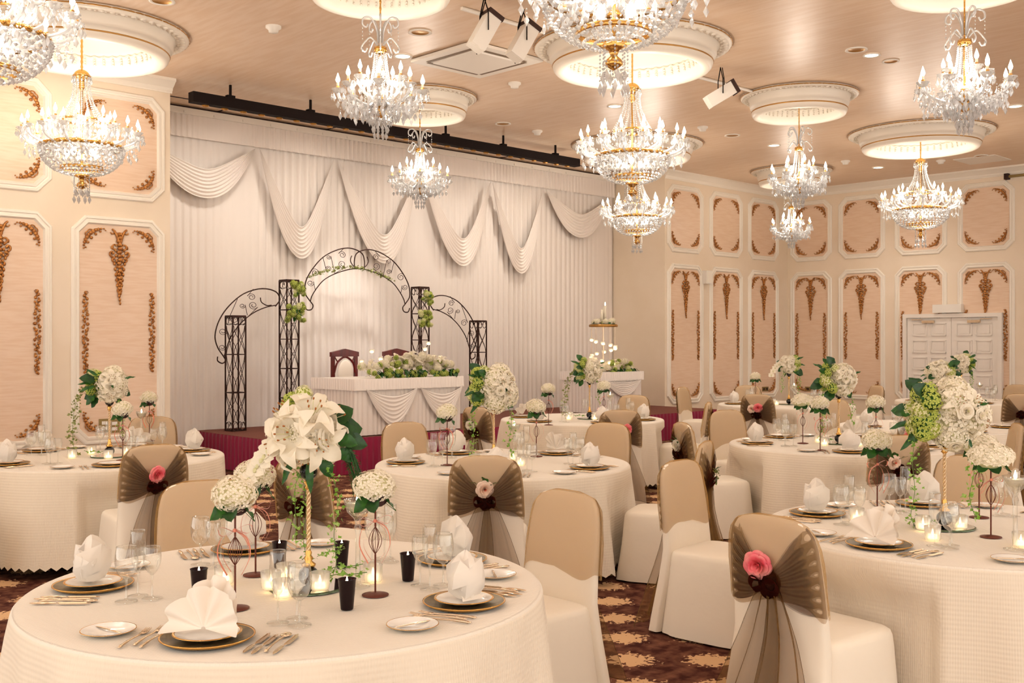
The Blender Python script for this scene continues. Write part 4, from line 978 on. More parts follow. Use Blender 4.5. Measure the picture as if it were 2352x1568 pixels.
# ================================================================== tablecloths
def cloth_mesh(R,zb,seed,scal=True,seats=(),ctr=None,rot=0):
    lim=[9]*180
    for (o,f) in seats:
        rt=Vector((f.y,-f.x)); dc=Vector((o.x-ctr.x,o.y-ctr.y))
        if dc.length>1.6: continue
        for k in range(180):
            a=2*PI*k/180+rot; e=Vector((math.cos(a),math.sin(a))); q=.55
            while q<1.15:
                w=e*q-dc
                if abs(w.dot(rt))<.295 and abs(w.dot(f))<.30: lim[k]=min(lim[k],q-.012); break
                q+=.01
    lim=[min(lim[(k+j)%180] for j in (-1,0,1)) for k in range(180)]
    r=random.Random(seed); b=MB(); N=180; ph=[r.random()*6.28 for _ in range(6)]; zt=.722
    prof=[]
    rings=[('t',q) for q in (.0001,.2,.4,.6,.8,.93,.985)]
    rows=[];uvs=[]
    for _,q in rings:
        rows.append([Vector((R*q*math.cos(2*PI*k/N),R*q*math.sin(2*PI*k/N),zt)) for k in range(N)]); uvs.append([(p.x,p.y) for p in rows[-1]])
    nf=[11,17,23]
    for i in range(1,15):
        if i<=3: a=i/3*PI/2; rr=R-.018+.018*math.sin(a); z=zt-.018*(1-math.cos(a)); s=0
        else: s=(i-3)/11; rr=R; z=zt-.018-(zt-.018-zb)*s
        row=[];uv=[]
        for k in range(N):
            t=2*PI*k/N
            w=.5*math.sin(nf[0]*t+ph[0]+.9*math.sin(2*t+ph[3]))+.35*math.sin(nf[1]*t+ph[1]+.6*math.sin(3*t+ph[4]))+.2*math.sin(nf[2]*t+ph[2])
            w=math.copysign(abs(w)**.8,w)
            q=rr+s**.8*(.045+.060*w)
            zz=z
            if i==14 and scal: zz=z+.012*(1 if k%2 else -1)
            if lim[k]<9 and z<.66:
                wz=min(1,(.66-z)/.14); q=min(q,max(lim[k],q*(1-wz)+lim[k]*wz))
            row.append(Vector((q*math.cos(t),q*math.sin(t),zz))); uv.append((t*R,z))
        rows.append(row);uvs.append(uv)
    b.grid(rows,cu=True)
    me=bpy.data.meshes.new('tablecloth'); me.from_pydata(b.v,[],b.f); me.materials.append(clothm); me.materials.append(clothT)
    me.polygons.foreach_set('use_smooth',[True]*len(b.f))
    nt_=len(rings)-1
    me.polygons.foreach_set('material_index',[0 if (fi//N)<nt_+2 else 1 for fi in range(len(b.f))])
    ul=me.uv_layers.new(name='UVMap'); fl=[u for row in uvs for u in row]; data=[]
    for f in b.f:
        us=[fl[i] for i in f]
        if max(u[0] for u in us)-min(u[0] for u in us)>3: us=[(u[0]+2*PI*R if u[0]<2 else u[0],u[1]) for u in us]
        for u in us: data.extend(u)
    ul.data.foreach_set('uv',data); me.update(); return me
TTOP=sm('tabletop',woodr,lambda b:(b.lathe([(.0,.70),(.885,.70),(.885,.718),(.0,.718)],48)))
TLEG=sm('leg',ironm,lambda b:b.tube([(.5,0,.0),(.42,0,.70)],.016,6))
SEATS=[]; CLOTHS=[]
def table(tc,tlabel,clabel,i):
    p=W(tc[0],tc[1],0)
    t=thing('banquet_table',tlabel,'table',p,i*.7,'round banquet tables'); ob('tabletop',TTOP,t)
    for k in range(4): ob('leg',TLEG,t,rot=(0,0,k*PI/2+.4))
    CLOTHS.append((p,clabel,i))
T1=(-.794,3.78);T2=(-3.1,7.97);T3=(-.065,7.56);T4=(2.1,4.92);T5=(2.75,8.92);T6=(.78,11.78);T7=(3.72,14.4);T8=(4.25,10.75);T11=(6.45,15.2)
for i,(tc,nm,cl) in enumerate(((T1,'front table','white damask cloth on the big front table at lower left'),(T2,'left wall table','white cloth with scalloped hem on the table by the left wall'),
  (T3,'centre table','white cloth on the centre table behind the front table'),(T4,'right front table','white damask cloth on the large table at lower right'),(T5,'right middle table','white cloth on the table directly behind the right front table'),
  (T6,'stage-side table','white cloth on the table nearest the stage and cake table'),(T7,'corner table','white cloth on the far table near the panelled corner'),(T8,'far right table','white cloth on the far right table behind lime flowers'),(T11,'doorside table','white cloth on the farthest table before the double doors'))):
    table(tc,'round table under the %s cloth'%nm,cl,i)
D=math.radians
def S(tc,tn,specs):
    for a,sn,nap,full in specs: setting(tc,D(a),.69,tn,sn,nap,full)
S(T1,'front table',((-98,'nearest','fan',2),(-23,'right-hand','bud',2),(36,'back right','bud',2),(117,'back left','bud',2),(182,'left-hand','bud',2)))
S(T4,'right front table',((-142,'left near','fan',2),(146,'left far','bud',2),(84,'back','bud',2),(-74,'near right','fan',2),(25,'far right',None,1)))
S(T3,'centre table',((184,'left-hand','bud',1),(-31,'right-hand','bud',1),(54,'back right','fan',1),(122,'back left','bud',1),(-92,'near','bud',1)))
S(T2,'left wall table',((-128,'near left','bud',1),(31,'right-hand','bud',1),(88,'back','fan',1),(150,'far left','fan',1),(-62,'near right',None,1)))
S(T5,'right middle table',((180,'left-hand','bud',1),(62,'far right','fan',1),(120,'far left',None,1),(-100,'near','bud',1),(-20,'right-hand','bud',1)))
S(T6,'stage-side table',((-20,'right-hand','bud',0),(-75,'near right','bud',0),(-135,'near left','bud',0),(165,'left-hand','fan',0),(60,'far right',None,0)))
S(T7,'corner table',((178,'left-hand','bud',0),(-60,'near right',None,0),(120,'far left',None,0),(10,'right-hand',None,0)))
S(T8,'far right table',((190,'left-hand','bud',0),(-80,'near','bud',0),(-15,'right-hand',None,0),(80,'far',None,0)))
S(T11,'doorside table',((185,'left-hand','bud',0),(-90,'near',None,0),(-10,'right-hand',None,0)))
# ================================================================== centrepieces, stands and candles on each table
centre(-.72,3.75,'tall arrangement of white lilies, orchids and dark leaves on the front table','lily',1,'front table')
centre(-3.02,7.95,'tall white flowers with olive vine arching left on the left wall table','left_arc',2,'left wall table',R=.10)
centre(-.13,7.55,'large white flower globe with lime cluster at left on the centre table','left_big',3,'centre table',R=.11)
centre(2.02,4.95,'tall lime viburnum and white blossom arrangement on the right front table','left_big',4,'right front table',R=.115,zc=.52)
centre(2.76,8.95,'lime and white lily arrangement with pointed leaves on the right middle table','left',5,'right middle table',R=.11)
centre(.86,11.75,'tall white flowers before the draped cake table on the stage-side table','left_arc',6,'stage-side table',R=.105)
centre(3.75,14.35,'white arrangement with orchid spray at left on the corner table','right_orchid',7,'corner table',R=.095)
centre(4.35,10.8,'white tall arrangement mostly hidden by blossoms on the far right table','right',8,'far right table',R=.10)
centre(6.4,15.1,'distant white arrangement with ivy on the doorside table','right',9,'doorside table',R=.11)
for u,v,lb,fl in ((540,1397,'white hydrangea on whisk stand behind the fan napkin, nearest on the front table',0),(862,1366,'white hydrangea on whisk stand right of the lilies on the front table',0),(587,1320,'hydrangea on whisk stand left behind the lilies on the front table',0),
  (2276,1233,'flat white hydrangea on whisk stand, nearest on the right front table',1),(2249,1188,'hydrangea whisk stand just behind the nearest one on the right front table',1),(2015,1183,'white hydrangea on whisk stand left of the lime flowers on the right front table',0),
  (1027,1068,'white hydrangea whisk stand at left of the centre table',0),(1232,1048,'white hydrangea whisk stand right of the globe on the centre table',0),
  (282,1057,'white hydrangea whisk stand, nearer one on the left wall table',0),(343,1012,'white hydrangea whisk stand, farther right one on the left wall table',0),
  (1884,1034,'white hydrangea whisk stand before the dark ball on the right middle table',0),(1844,1018,'white hydrangea whisk stand at left on the right middle table',1),(2012,1030,'white hydrangea whisk stand at right on the right middle table',0),
  (1260,976,'small white hydrangea whisk stand left on the stage-side table',0),(1387,964,'small cream hydrangea whisk stand right on the stage-side table',0),
  (1735,926,'small hydrangea whisk stand behind the sashed chair on the corner table',0),(2168,922,'left one of two distant whisk stands on the doorside table',0),(2197,920,'right one of two distant whisk stands on the doorside table',0)):
    p=at(u,v,TZ); l=p.x*RT.x+p.y*RT.y; d=p.x*FW.x+p.y*FW.y
    flower_stand(l,d,lb,int(u),bool(fl),TZ)
for u,v,lb in ((457,1373,'dark red glass candle left, beside the nearest whisk stand on the front table'),(797,1399,'dark red glass candle nearest the camera, right of the wineglasses'),(642,1303,'dark red glass candle at the back left of the lilies'),
   (785,1303,'dark red glass candle just right of the twisted column'),(937,1333,'dark red glass candle at right behind the wineglasses on the front table')):
    dark_candle(u,v,lb,TZ)
def tl(u,v,lb,z=TZ,sc=1.0): tealight(at(u,v,z),lb,sc)
tl(622,1352,'ribbed tealight at the left edge of the front table mirror',TZ+.009); tl(657,1333,'ribbed tealight on the front table mirror, second from left',TZ+.009); tl(735,1354,'ribbed tealight on the right of the front table mirror',TZ+.009)
tl(650,1372,'ribbed tealight before the front table mirror, behind the wineglasses'); tl(515,1340,'ribbed tealight beside the nearest whisk stand on the front table'); tl(857,1335,'ribbed tealight behind the right whisk stand on the front table')
tl(2120,1215,'ribbed tealight on the left of the right front table mirror',TZ+.009); tl(2205,1213,'ribbed tealight on the right of the right front table mirror',TZ+.009); tl(2142,1240,'tealight nearest the camera before the right front table mirror'); tl(1968,1195,'tealight behind the fan napkin on the right front table'); tl(2345,1255,'tealight at the picture edge on the right front table')
for tc,tn,k in ((T3,'centre table',3),(T2,'left wall table',4),(T5,'right middle table',4),(T6,'stage-side table',4),(T7,'corner table',4),(T8,'far right table',3),(T11,'doorside table',2)):
    for i in range(k):
        a=2*PI*i/k-.9; tealight(W(tc[0]+.20*math.cos(a),tc[1]+.20*math.sin(a),TZ),'ribbed tealight %s the flowers on the %s'%(('before right of','behind right of','behind left of','before left of')[i] if k==4 else ('before','right behind','left of')[i],tn))
floatc(at(822,1345,TZ),'floating candle in tall stem glass left of the right whisk stand, front table',1.12)
floatc(at(2332,1262,TZ),'floating candle in tall stem glass at the right edge, right front table',1.12)
floatc(at(1181,1062,TZ),'floating candle in tall stem glass on the centre table'); floatc(at(325,1020,TZ),'floating candle in tall stem glass on the left wall table'); floatc(at(1846,1005,TZ),'floating candle glass at left of the right middle table')
floatc(at(1388,962,TZ)+Vector((.1,0,0)),'floating candle glass on the stage-side table'); floatc(at(1824,930,TZ),'floating candle glass on the corner table'); floatc(at(2250,928,TZ),'floating candle glass on the doorside table')
# ================================================================== chairs
def serr(a,b,yc,z,n=36,e=4.5,wob=0,ph=0):
    out=[]
    for k in range(n):
        t=2*PI*k/n; c,s=math.cos(t),math.sin(t); f=1+wob*math.sin(5*t+ph)+wob*.6*math.sin(9*t+2*ph)
        out.append(Vector((a*f*math.copysign(abs(c)**(2/e),c),yc+b*f*math.copysign(abs(s)**(2/e),s),z)))
    return out
BP=[(0.0,.252,.050,-.300),(.10,.246,.048,-.285),(.22,.238,.045,-.264),(.36,.228,.042,-.240),(.46,.220,.038,-.232),(.56,.216,.035,-.240),(.66,.213,.032,-.252),(.75,.208,.030,-.264),(.82,.200,.028,-.273),(.865,.186,.026,-.279),(.893,.166,.023,-.283),(.908,.140,.018,-.285),(.917,.10,.011,-.286),(.920,.05,.004,-.286)]
def bp(z):
    for i in range(len(BP)-1):
        if BP[i][0]<=z<=BP[i+1][0]:
            t=(z-BP[i][0])/(BP[i+1][0]-BP[i][0]); return tuple(BP[i][k]+(BP[i+1][k]-BP[i][k])*t for k in (1,2,3))
    return BP[-1][1:]
def slip_fn(seed):
    r=random.Random(seed); ph=r.random()*6
    def f(b):
        zs=[.012,.1,.2,.3,.4,.46,.52,.6,.68,.75,.80,.84,.865,.88,.893,.902,.908,.913,.917,.920]
        b.loft([serr(*bp(z)[:2],bp(z)[2],z,44,3.6,.012*(1-z),ph) for z in zs])
        ss=[(.012,.262,.275,.005),(.08,.256,.268,.004),(.16,.248,.258,.002),(.24,.241,.25,0),(.32,.235,.243,0),(.39,.230,.238,0),(.43,.226,.233,0),(.448,.220,.226,0),(.458,.208,.214,0),(.463,.18,.186,0),(.466,.10,.10,0)]
        b.loft([serr(a,c,y,z,60,6,.020*(1-z/.47)**1.0,ph+2) for z,a,c,y in ss])
    return f
SLIP=[sm('slip_cover',coverm,slip_fn(s),True,60) for s in (1,2,3)]
LEGS=sm('leg',ironm,lambda b:b.tube([(0,0,0),(0,0,.4)],.011,6))
def sleeve_fn(seed):
    r=random.Random(seed); ph=r.random()*6
    def f(b):
        zs=[.60,.64,.69,.74,.79,.83,.865,.89,.905,.915,.921]
        rows=[]
        for i,z in enumerate(zs):
            a,c,y=bp(min(z,.919)); ring=serr(a+.013,c+.012,y,z+.004*(i==len(zs)-1),44,3.6)
            row=[]
            for k,p in enumerate(ring):
                dz=-.02*math.sin(k*.5+ph)*(1-i/10)-(.03*(1-i/10)*(abs(p.x)/.22)); w=.0035*math.sin(z*150+3*math.sin(p.x*9)+ph)
                q=Vector((p.x,p.y,0)); q=q*(1); row.append(Vector((p.x*(1+w*.6),p.y+w*(1 if p.y>y else -1),p.z+dz)))
            rows.append(row)
        b.loft(rows)
    return f
def gather_fn(seed):
    r=random.Random(seed)
    def f(b):
        for s in (-1,1):
            for lay in range(2):
                M_=54; rows=[]; ph=r.random()*6
                for j in range(M_+1):
                    u=j/M_; z0=.565+.335*u**1.05; a,c,y=bp(min(z0,.915)); xe=s*(a+.010); ye=y-(.2*c)-.002
                    zk=.668+.045*(u-.45); row=[]
                    for i in range(11):
                        t=i/10; te=t**.9
                        x=xe*(1-te)+s*.010*te; zz=z0*(1-te)+zk*te-.020*math.sin(PI*t)*(1-u); aa,cc,yy=bp(min(max(zz,.5),.91))
                        yb=yy-cc-.010-.010*lay
                        edge=1-min(1,t*4)
                        y_=yb*(1-edge)+ye*edge-.030*t**2-(.012-.005*t)*math.sin(PI*min(1,t*1.05)**.8)*math.sin(u*2*PI*7+ph+.5*math.sin(u*9))
                        row.append(Vector((x,y_,zz)))
                    rows.append(row)
                b.grid(rows)
    return f
def tail_fn(seed,s):
    r=random.Random(seed)
    def f(b):
        ph=r.random()*6; sp=r.uniform(.8,1.2); rows=[]
        for i in range(17):
            t=i/16; z=.665-(.555+.04*s)*t; aa,cc,yy=bp(max(z,.02)); w=(.016+.145*t**.75*sp); cx=s*(.02+.085*t)+.01
            row=[]
            for j in range(19):
                q=j/18*2-1; zz=z-(.045*t**3*(q*s)) ; 
                row.append(Vector((cx+q*w,yy-cc-.028-.022*t-(.008+.020*t)*math.sin(q*8+ph+.8*t)-.006*math.sin(q*19+ph),zz)))
            rows.append(row)
        b.grid(rows)
        for e in (0,18): b.tube([row[e] for row in rows],.0016,3)
        b.tube(rows[-1],.0022,3)
    return f
def knot_fn(b):
    rows=[]
    for i in range(9):
        th=PI*i/8; rows.append([Vector((.046*math.sin(th)*math.cos(2*PI*k/14)*(1+.12*math.sin(5*k+i)),-.300+.0-.034*math.sin(th)*math.sin(2*PI*k/14)*(1+.1*math.sin(3*k)),.662-.055*math.cos(th)*1.0+.004*math.sin(k*2.2))) for k in range(14)])
    b.grid(rows,cu=True)
    for s in (-1,1):
        b.grid([[Vector((s*(.01+.055*math.sin(PI*t)),-.325-.012*q,.66-.02*t+.03*math.sin(2*PI*t)*.6+.012*q)) for q in (0,1,2)] for t in [i/9 for i in range(10)]])
SLV=[sm('sash_band',org,sleeve_fn(s)) for s in (1,2)]
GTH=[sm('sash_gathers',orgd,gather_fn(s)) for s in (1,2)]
TAIL=[[sm('sash_tail',orgt if k==0 else orgt,tail_fn(10+k*3+s,s)) for s in (-1,1)] for k in (0,1)]
KNOT=sm('sash_knot',knotm,knot_fn)
NEWB=sm('yellow_corsage',[ivyd,stemm],ivy([(0,0,0),(.01,.0,-.04),(.0,.0,-.09)],77,.004,.02,.022),False)
nch=[0]
def chair(l,d,face,label,fl=None,sash=True,fx=0.0,fz=0.0):
    """face: (lateral, depth) direction the sitter looks"""
    nch[0]+=1; i=nch[0]; f=W(face[0],face[1]).normalized(); rz=math.atan2(-f.x,f.y)
    t=thing('banquet_chair',label,'chair',W(l,d,0),rz,'covered banquet chairs'); SEATS.append((W(l,d,0),Vector((f.x,f.y))))
    ob('slip_cover',SLIP[i%3],t)
    for x,y in ((-.17,.17),(.17,.17),(-.19,-.2),(.19,-.2)): ob('leg',LEGS,t,(x,y,0))
    if sash:
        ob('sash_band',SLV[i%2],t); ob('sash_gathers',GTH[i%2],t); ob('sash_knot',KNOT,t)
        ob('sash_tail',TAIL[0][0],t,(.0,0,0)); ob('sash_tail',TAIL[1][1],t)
        if fl:
            if fl=='corsage':
                o=ob('yellow_corsage',NEWB,t,(fx,-.35,.74+fz),(0,0,0)); ob('leaf',LEAF,t,(fx,-.34,.73+fz),(0,-.9,-PI/2),.5); return t
            me={'pink':ROSEP,'blush':ROSEB,'ivory':ROSEW,'two':ROSEP}[fl]
            ob({'pink':'pink_rose','two':'pink_rose'}.get(fl,'blush_rose' if fl=='blush' else 'ivory_rose'),me,t,(fx,-.335,.735+fz),(PI/2+.15,0,.3))
            if fl=='two': ob('blush_rose',ROSEB,t,(fx-.08,-.335,.72+fz),(PI/2,0,0))
            if fl in('blush','ivory'):
                ob('leaf',LEAF,t,(fx+.01,-.33,.765+fz),(0,-PI/2+.5,PI/2+2.6),.62)
                for a in (-1,1): ob('leaf',LEAFN,t,(fx+a*.03,-.335,.755+fz),(0,-.7,-PI/2+a*1.2),.5)
    return t
def to(a,b): return (b[0]-a[0],b[1]-a[1])
def ch(u,v,T,label,face=None,mn=1.10,push=0,**k):
    """u,v: photo position of the middle of the backrest's top edge"""
    d=(H-.92)*F/(v-HY); l=(u-CX)/F*d; f=Vector(face if face else to((l,d),T)).normalized()
    l+=f.x*(.286+push); d+=f.y*(.286+push)
    if T:
        q=Vector((l-T[0],d-T[1]))
        if q.length<mn: q=q.normalized()*mn; l,d=T[0]+q.x,T[1]+q.y
    return chair(l,d,f,label,**k)
ch(356,1022,T2,'chair with taupe sash and hot pink rose at the left wall table',fl='pink')
ch(464,1105,T1,'plain-fronted covered chair at the back left of the front table')
ch(690,1058,T3,'chair whose sheer sash tail hangs behind the lily column, left of the centre table')
ch(1304,1128,T1,'chair with wide tan band front on the right side of the front table')
ch(1120,1042,T3,'chair with taupe sash and cream-pink rose at the near side of the centre table',fl='blush')
ch(928,970,T3,'chair with striped tan band at the back left of the centre table')
ch(1392,972,T3,'chair with tan band at the back right of the centre table')
ch(1425,942,T6,'chair with gauzy sash and pink rose before the stage-side table',fl='pink',fx=.05)
ch(1095,935,T6,'chair with sash and ivory rose left of the stage-side table',fl='ivory',fx=-.05)
ch(1560,1058,T4,'profile chair with tan band at the far left of the right front table')
ch(1622,1015,T3,'chair with yellow corsage sash on the right of the centre table',fl='corsage',fx=.02)
ch(1580,971,T5,'chair with sash and ivory rose left of the right middle table',fl='ivory',fx=.0)
ch(1607,924,T6,'profile chair with tan band at the right of the stage-side table')
ch(1567,889,T7,'distant profile chair left of the corner table against the panels')
ch(1668,942,T5,'plain-fronted chair at the back left of the right middle table')
ch(1743,905,T7,'chair with gauzy sash and two pink roses before the corner table',fl='two',fx=.02,fz=.02)
ch(1717,885,T7,'distant plain chair behind the corner table')
ch(2015,885,None,'distant chair with curved sashed back between corner and doorside tables',face=(-1,-.15))
ch(1945,920,T8,'chair mostly hidden behind the far right table, seen past the lilies')
ch(2068,1000,T5,'chair with dark sash knot and blush rose before the right middle table',fl='blush',fx=-.06)
ch(2120,950,T8,'chair with gauzy sash and pink rose behind the lime flowers',fl='pink',fx=-.1,mn=.9,push=.14)
ch(2322,973,T5,'chair with tan band and dark tails at right of the right middle table')
ch(2345,905,None,'distant sashed chair with hot pink rose at the right edge',face=(.4,1.2),fl='pink',fx=.08)
ch(2280,886,T11,'distant grey-looking chair right behind the doorside table')
ch(1792,1183,T4,'large chair with dark sash and hot pink rose left of the right front table',fl='pink',fx=-.03,fz=.0)
ch(2233,1047,T4,'plain-fronted chair at the back of the right front table')
ch(350,957,T2,'plain chair behind the left wall table beside the far whisk stand')
chair(-3.62,6.72,(1,.45),'chair cut off by the left picture edge before the left wall table',sash=True)
ch(1434,910,T6,'plain chair right behind the stage-side table before the cake table')
for p,cl,i in CLOTHS:
    single('tablecloth',cloth_mesh(.905,.075,i%3+1,True,SEATS,p,i*1.3),cl,'tablecloth',p,i*1.3,'white round tablecloths')
# ================================================================== on the stage
# draped bridal table and cake table
def dtable(name,x0,x1,y0,y1,zt,label,swags,swl=0):
    cx,cy=(x0+x1)/2,(y0+y1)/2; w,h=(x1-x0)/2,(y1-y0)/2
    t=thing(name,label,'table',(cx,cy,ST+.003),0)
    ob('draped_top',sm('draped_top',swagm,lambda b:b.box(-w,w,-h,h,zt-ST-.03,zt-ST),False),t)
    def pleats(z0,z1,per,amp,off):
        def f(b):
            pts=[(-w-off,h+off),(-w-off,-h-off),(w+off,-h-off),(w+off,h+off)]; rows=[]
            for z,am in ((z1,.3),(z1-(z1-z0)*.15,1),(z0,1.2)):
                row=[]
                for k in range(3):
                    a=Vector(pts[k]+(0,));c=Vector(pts[k+1]+(0,));L=(c-a).length;n=max(8,int(L/per*6));d=(c-a)/L;nm=Vector((d.y,-d.x,0))*-1
                    nm=Vector((d.y,-d.x,0))
                    for i in range(n+1): row.append(a+d*(L*i/n)+nm*(amp*am*(.5+.5*math.sin(i*2*PI/6+math.sin(i*.21))))+Vector((0,0,z)))
                rows.append(row)
            b.grid(rows)
        return f
    ob('pleated_drape',sm('pleated_drape',drapem,pleats(.01,zt-ST-.06,.07,.012,.008)),t)
    ob('ruffled_flounce',sm('flounce',swagm,pleats(zt-ST-.135,zt-ST+.004,.045,.008,.04)),t)
    for i,(a0,a1,up,lo) in enumerate(swags):
        def sf(b,a0=a0,a1=a1,up=up,lo=lo):
            rows=[]
            for q in range(31):
                tt=q/30; row=[]
                for j in range(25):
                    s=j/24; e=1-abs(2*s-1)**1.8; row.append(Vector((a0+(a1-a0)*s-cx,-h-.05-.012*math.sin(tt*2*PI*7)*(.3+.7*e)-.03*e,zt-ST-.12-(up+(lo-up)*tt)*e)))
                rows.append(row)
            b.grid(rows)
        ob('swag',sm('swag',swagm,sf),t)
    return t
dtable('bridal_table',7.5,9.15,10.45,11.3,1.12,'draped head table with swags, ruffled edge and flower garland on the stage',[(7.62,8.42,.10,.46),(8.46,9.17,.10,.42)])
dtable('cake_table',12.5,13.47,10.92,11.72,1.085,'smaller draped table with swags at the right end of the stage',[(12.52,13.45,.05,.27)])
def mass(name,label,x0,x1,y0,y1,z,n,seed,hgt=.12,cat='flower arrangement',droopf=0):
    r=random.Random(seed); t=thing(name,label,cat,((x0+x1)/2,(y0+y1)/2,z),0); cx,cy=(x0+x1)/2,(y0+y1)/2
    for k in range(n):
        x=r.uniform(x0,x1)-cx;y=r.uniform(y0,y1)-cy; e=1-(2*x/(x1-x0))**2*.6; q=r.random()
        me,nm,s=((HYD,'hydrangea_head',.7) if q<.38 else (ROSEW,'ivory_rose',1.1) if q<.6 else (LILY,'lily',.75) if q<.72 else (VIB,'viburnum_ball',1.1) if q<.88 else (VIC,'cream_viburnum_ball',1.1))
        ob(nm,me,t,(x,y,hgt*e*r.uniform(.3,1)),(r.uniform(-.6,1.1),r.uniform(-.5,.5),r.random()*6),s*r.uniform(.85,1.2))
    for k in range(int(n*.8)):
        x=r.uniform(x0,x1)-cx;y=(y0-cy)+r.uniform(-.03,.05); ob('leaf',(LEAF,LEAFD,LEAFN)[k%3],t,(x,y,r.uniform(.0,.06)),(r.uniform(-.4,.4),.5,r.uniform(-PI,0)),r.uniform(.6,.9))
    for k in range(int(n*.35)):
        x=r.uniform(x0,x1)-cx; ob('viburnum_ball',VIB,t,(x,(y0-cy)-r.uniform(0,.05),r.uniform(-.05,.05)),sc=r.uniform(.9,1.2))
    if droopf: ob('trailing_ivy',IV[0],t,(0,y0-cy-.06,.03),(0,0,1),.7)
    return t
mass('flower_garland','garland of white flowers and lime greenery along the head table front',7.78,9.14,10.50,10.76,1.165,92,3,.24,droopf=1)
g=mass('flower_garland','low white and green flowers on the small draped stage table',12.78,13.44,10.98,11.2,1.09,34,5,.18)
# wooden armchairs for the couple
def kchair(x,y,label):
    t=thing('carved_armchair',label,'chair',(x,y,ST+.004),0,'dark red carved chairs behind the head table')
    def fr(b):
        for s in (-1,1):
            b.box(s*.185-.022,s*.185+.022,.0,.04,.0,.98); b.box(s*.185-.02,s*.185+.02,-.44,-.40,0,.64); b.box(s*.185-.025,s*.185+.025,-.44,.03,.62,.66)
        b.raw([(-.22,-.01,.94),(.22,-.01,.94),(.22,-.01,1.0),(0,-.01,1.045),(-.22,-.01,1.0),(-.22,.045,.94),(.22,.045,.94),(.22,.045,1.0),(0,.045,1.045),(-.22,.045,1.0)],[(4,3,2,1,0),(5,6,7,8,9),(0,1,6,5),(1,2,7,6),(2,3,8,7),(3,4,9,8),(4,0,5,9)])
        b.box(-.17,.17,.0,.03,.48,.54)
        for s in (-1,1): b.tube(crom([(s*.17,.01,.72),(s*.13,.0,.85),(s*.05,.0,.92),(0,0,.935)],5),.014,6); b.tube([(s*.17,.01,.95),(s*.11,.01,.86)],.010,5)
        b.box(-.2,.2,-.44,.02,.40,.43)
    ob('frame',sm('chair_frame',woodr,fr,False),t)
    ob('back_pad',sm('back_pad',padm,lambda b:b.ball((0,-.005,.71),(.125,.03,.19),20,12)),t)
    ob('seat_pad',sm('seat_pad',padm,lambda b:b.loft([serr(.2,.21,-.21,.43,24,5),serr(.205,.215,-.21,.46,24,5),serr(.18,.19,-.21,.485,24,5)])),t)
kchair(8.30,11.80,'dark red carved armchair behind the head table, the left of two'); kchair(9.17,11.80,'dark red carved armchair behind the head table, the right of two')
# candelabra of glass cups
CUP=sm('glass_cup',glassy('milky_cup_glass','FFF8EE',.5,.1,.1),lambda b:b.lathe([(.001,0),(.02,.004),(.032,.022),(.033,.04),(.028,.052),(.026,.050),(.03,.03),(.001,.012)],14))
WAXC=sm('cup_wax',glow,lambda b:b.ball((0,0,.022),(.022,.022,.015),8,5))
def candelabra(x,y,z,hs,label):
    t=thing('glass_candelabra',label,'candle holder',(x,y,z),0,'glass candelabra on the head table')
    for k,(dx,h) in enumerate(hs):
        ob('stem',sm('stem',glass,lambda b,dx=dx,h=h:b.tube(crom([(0,0,0),(dx*.6,0,h*.35),(dx,0,h)],5),.006,6)),t)
        c=ob('glass_cup',CUP,t,(dx,0,h)); ob('candle',WAXC,c)
    ob('foot',sm('foot',glass,lambda b:b.lathe([(.07,0),(.07,.006),(.01,.02)],16)),t)
candelabra(8.13,11.0,1.126,[(-.14,.17),(.02,.30),(.16,.20),(-.05,.08)],'glass candelabra with four glowing cups at left of the head table')
candelabra(9.35-.28,11.05,1.126,[(-.22,.20),(.0,.32),(.06,.40),(.16,.22),(.27,.21)],'glass candelabra with glowing cups at right of the head table garland')
# candle tower on the small draped table
tx,ty=13.02,11.32
ct=thing('candle_tower','tall candle tower with hanging tealight cups and flowers round its disc','candle stand',(tx,ty,1.092))
DZ_=.735
ob('pole',sm('pole',silver,lambda b:(b.tube([(0,0,.0),(0,0,DZ_)],.011,8),b.lathe([(.16,0),(.16,.012),(.02,.03)],24))),ct)
ob('disc',sm('disc',goldl,lambda b:b.lathe([(.0,DZ_-.02),(.23,DZ_-.02),(.235,DZ_),(.23,DZ_+.02),(.0,DZ_+.02)],36)),ct)
for i in range(15):
    a=i*.62+2.6; q=.20; h=DZ_-.24-.028*i
    hg=ob('hanger',sm('hanger',silver,lambda b,a=a,h=h:b.tube([(q*math.cos(a),q*math.sin(a),DZ_-.02),(q*math.cos(a),q*math.sin(a),h+.03)],.0022,4)),ct)
    c=ob('tealight_cup',CUP,hg,(q*math.cos(a),q*math.sin(a),h-.02),sc=1.15); 
    ob('lit_wax',WAXC,ct,(q*math.cos(a),q*math.sin(a),h-.02),sc=1.15)
for dx,dy,h in ((-.035,0,.26),(.03,.01,.30),(.0,.04,.22),(.01,-.03,.32)):
    ob('pillar_candle',sm('pillar',waxm,lambda b,h=h:b.lathe([(.0,DZ_+.02),(.018,DZ_+.02),(.018,DZ_+h),(.0,DZ_+h)],12)),ct,(dx,dy,0))
ob('flame',FLAME,ct,(.01,-.03,DZ_+.325),sc=1.8)
fr_=random.Random(8)
for k in range(20):
    a=k*2*PI/20; me,nm=((HYD,'hydrangea_head'),(ROSEW,'ivory_rose'),(VIC,'cream_viburnum_ball'),(HYD,'hydrangea_head'),(LEAF,'leaf'))[k%5]
    ob(nm,me,ct,(.15*math.cos(a),.15*math.sin(a),DZ_+.05+.03*fr_.random()),(fr_.uniform(-.5,.5),.3,a),.72)
for k in range(8): ob('leaf',LEAFD,ct,(.17*math.cos(k*.8),.17*math.sin(k*.8),DZ_+.03),(0,.3,k*.8),.6)
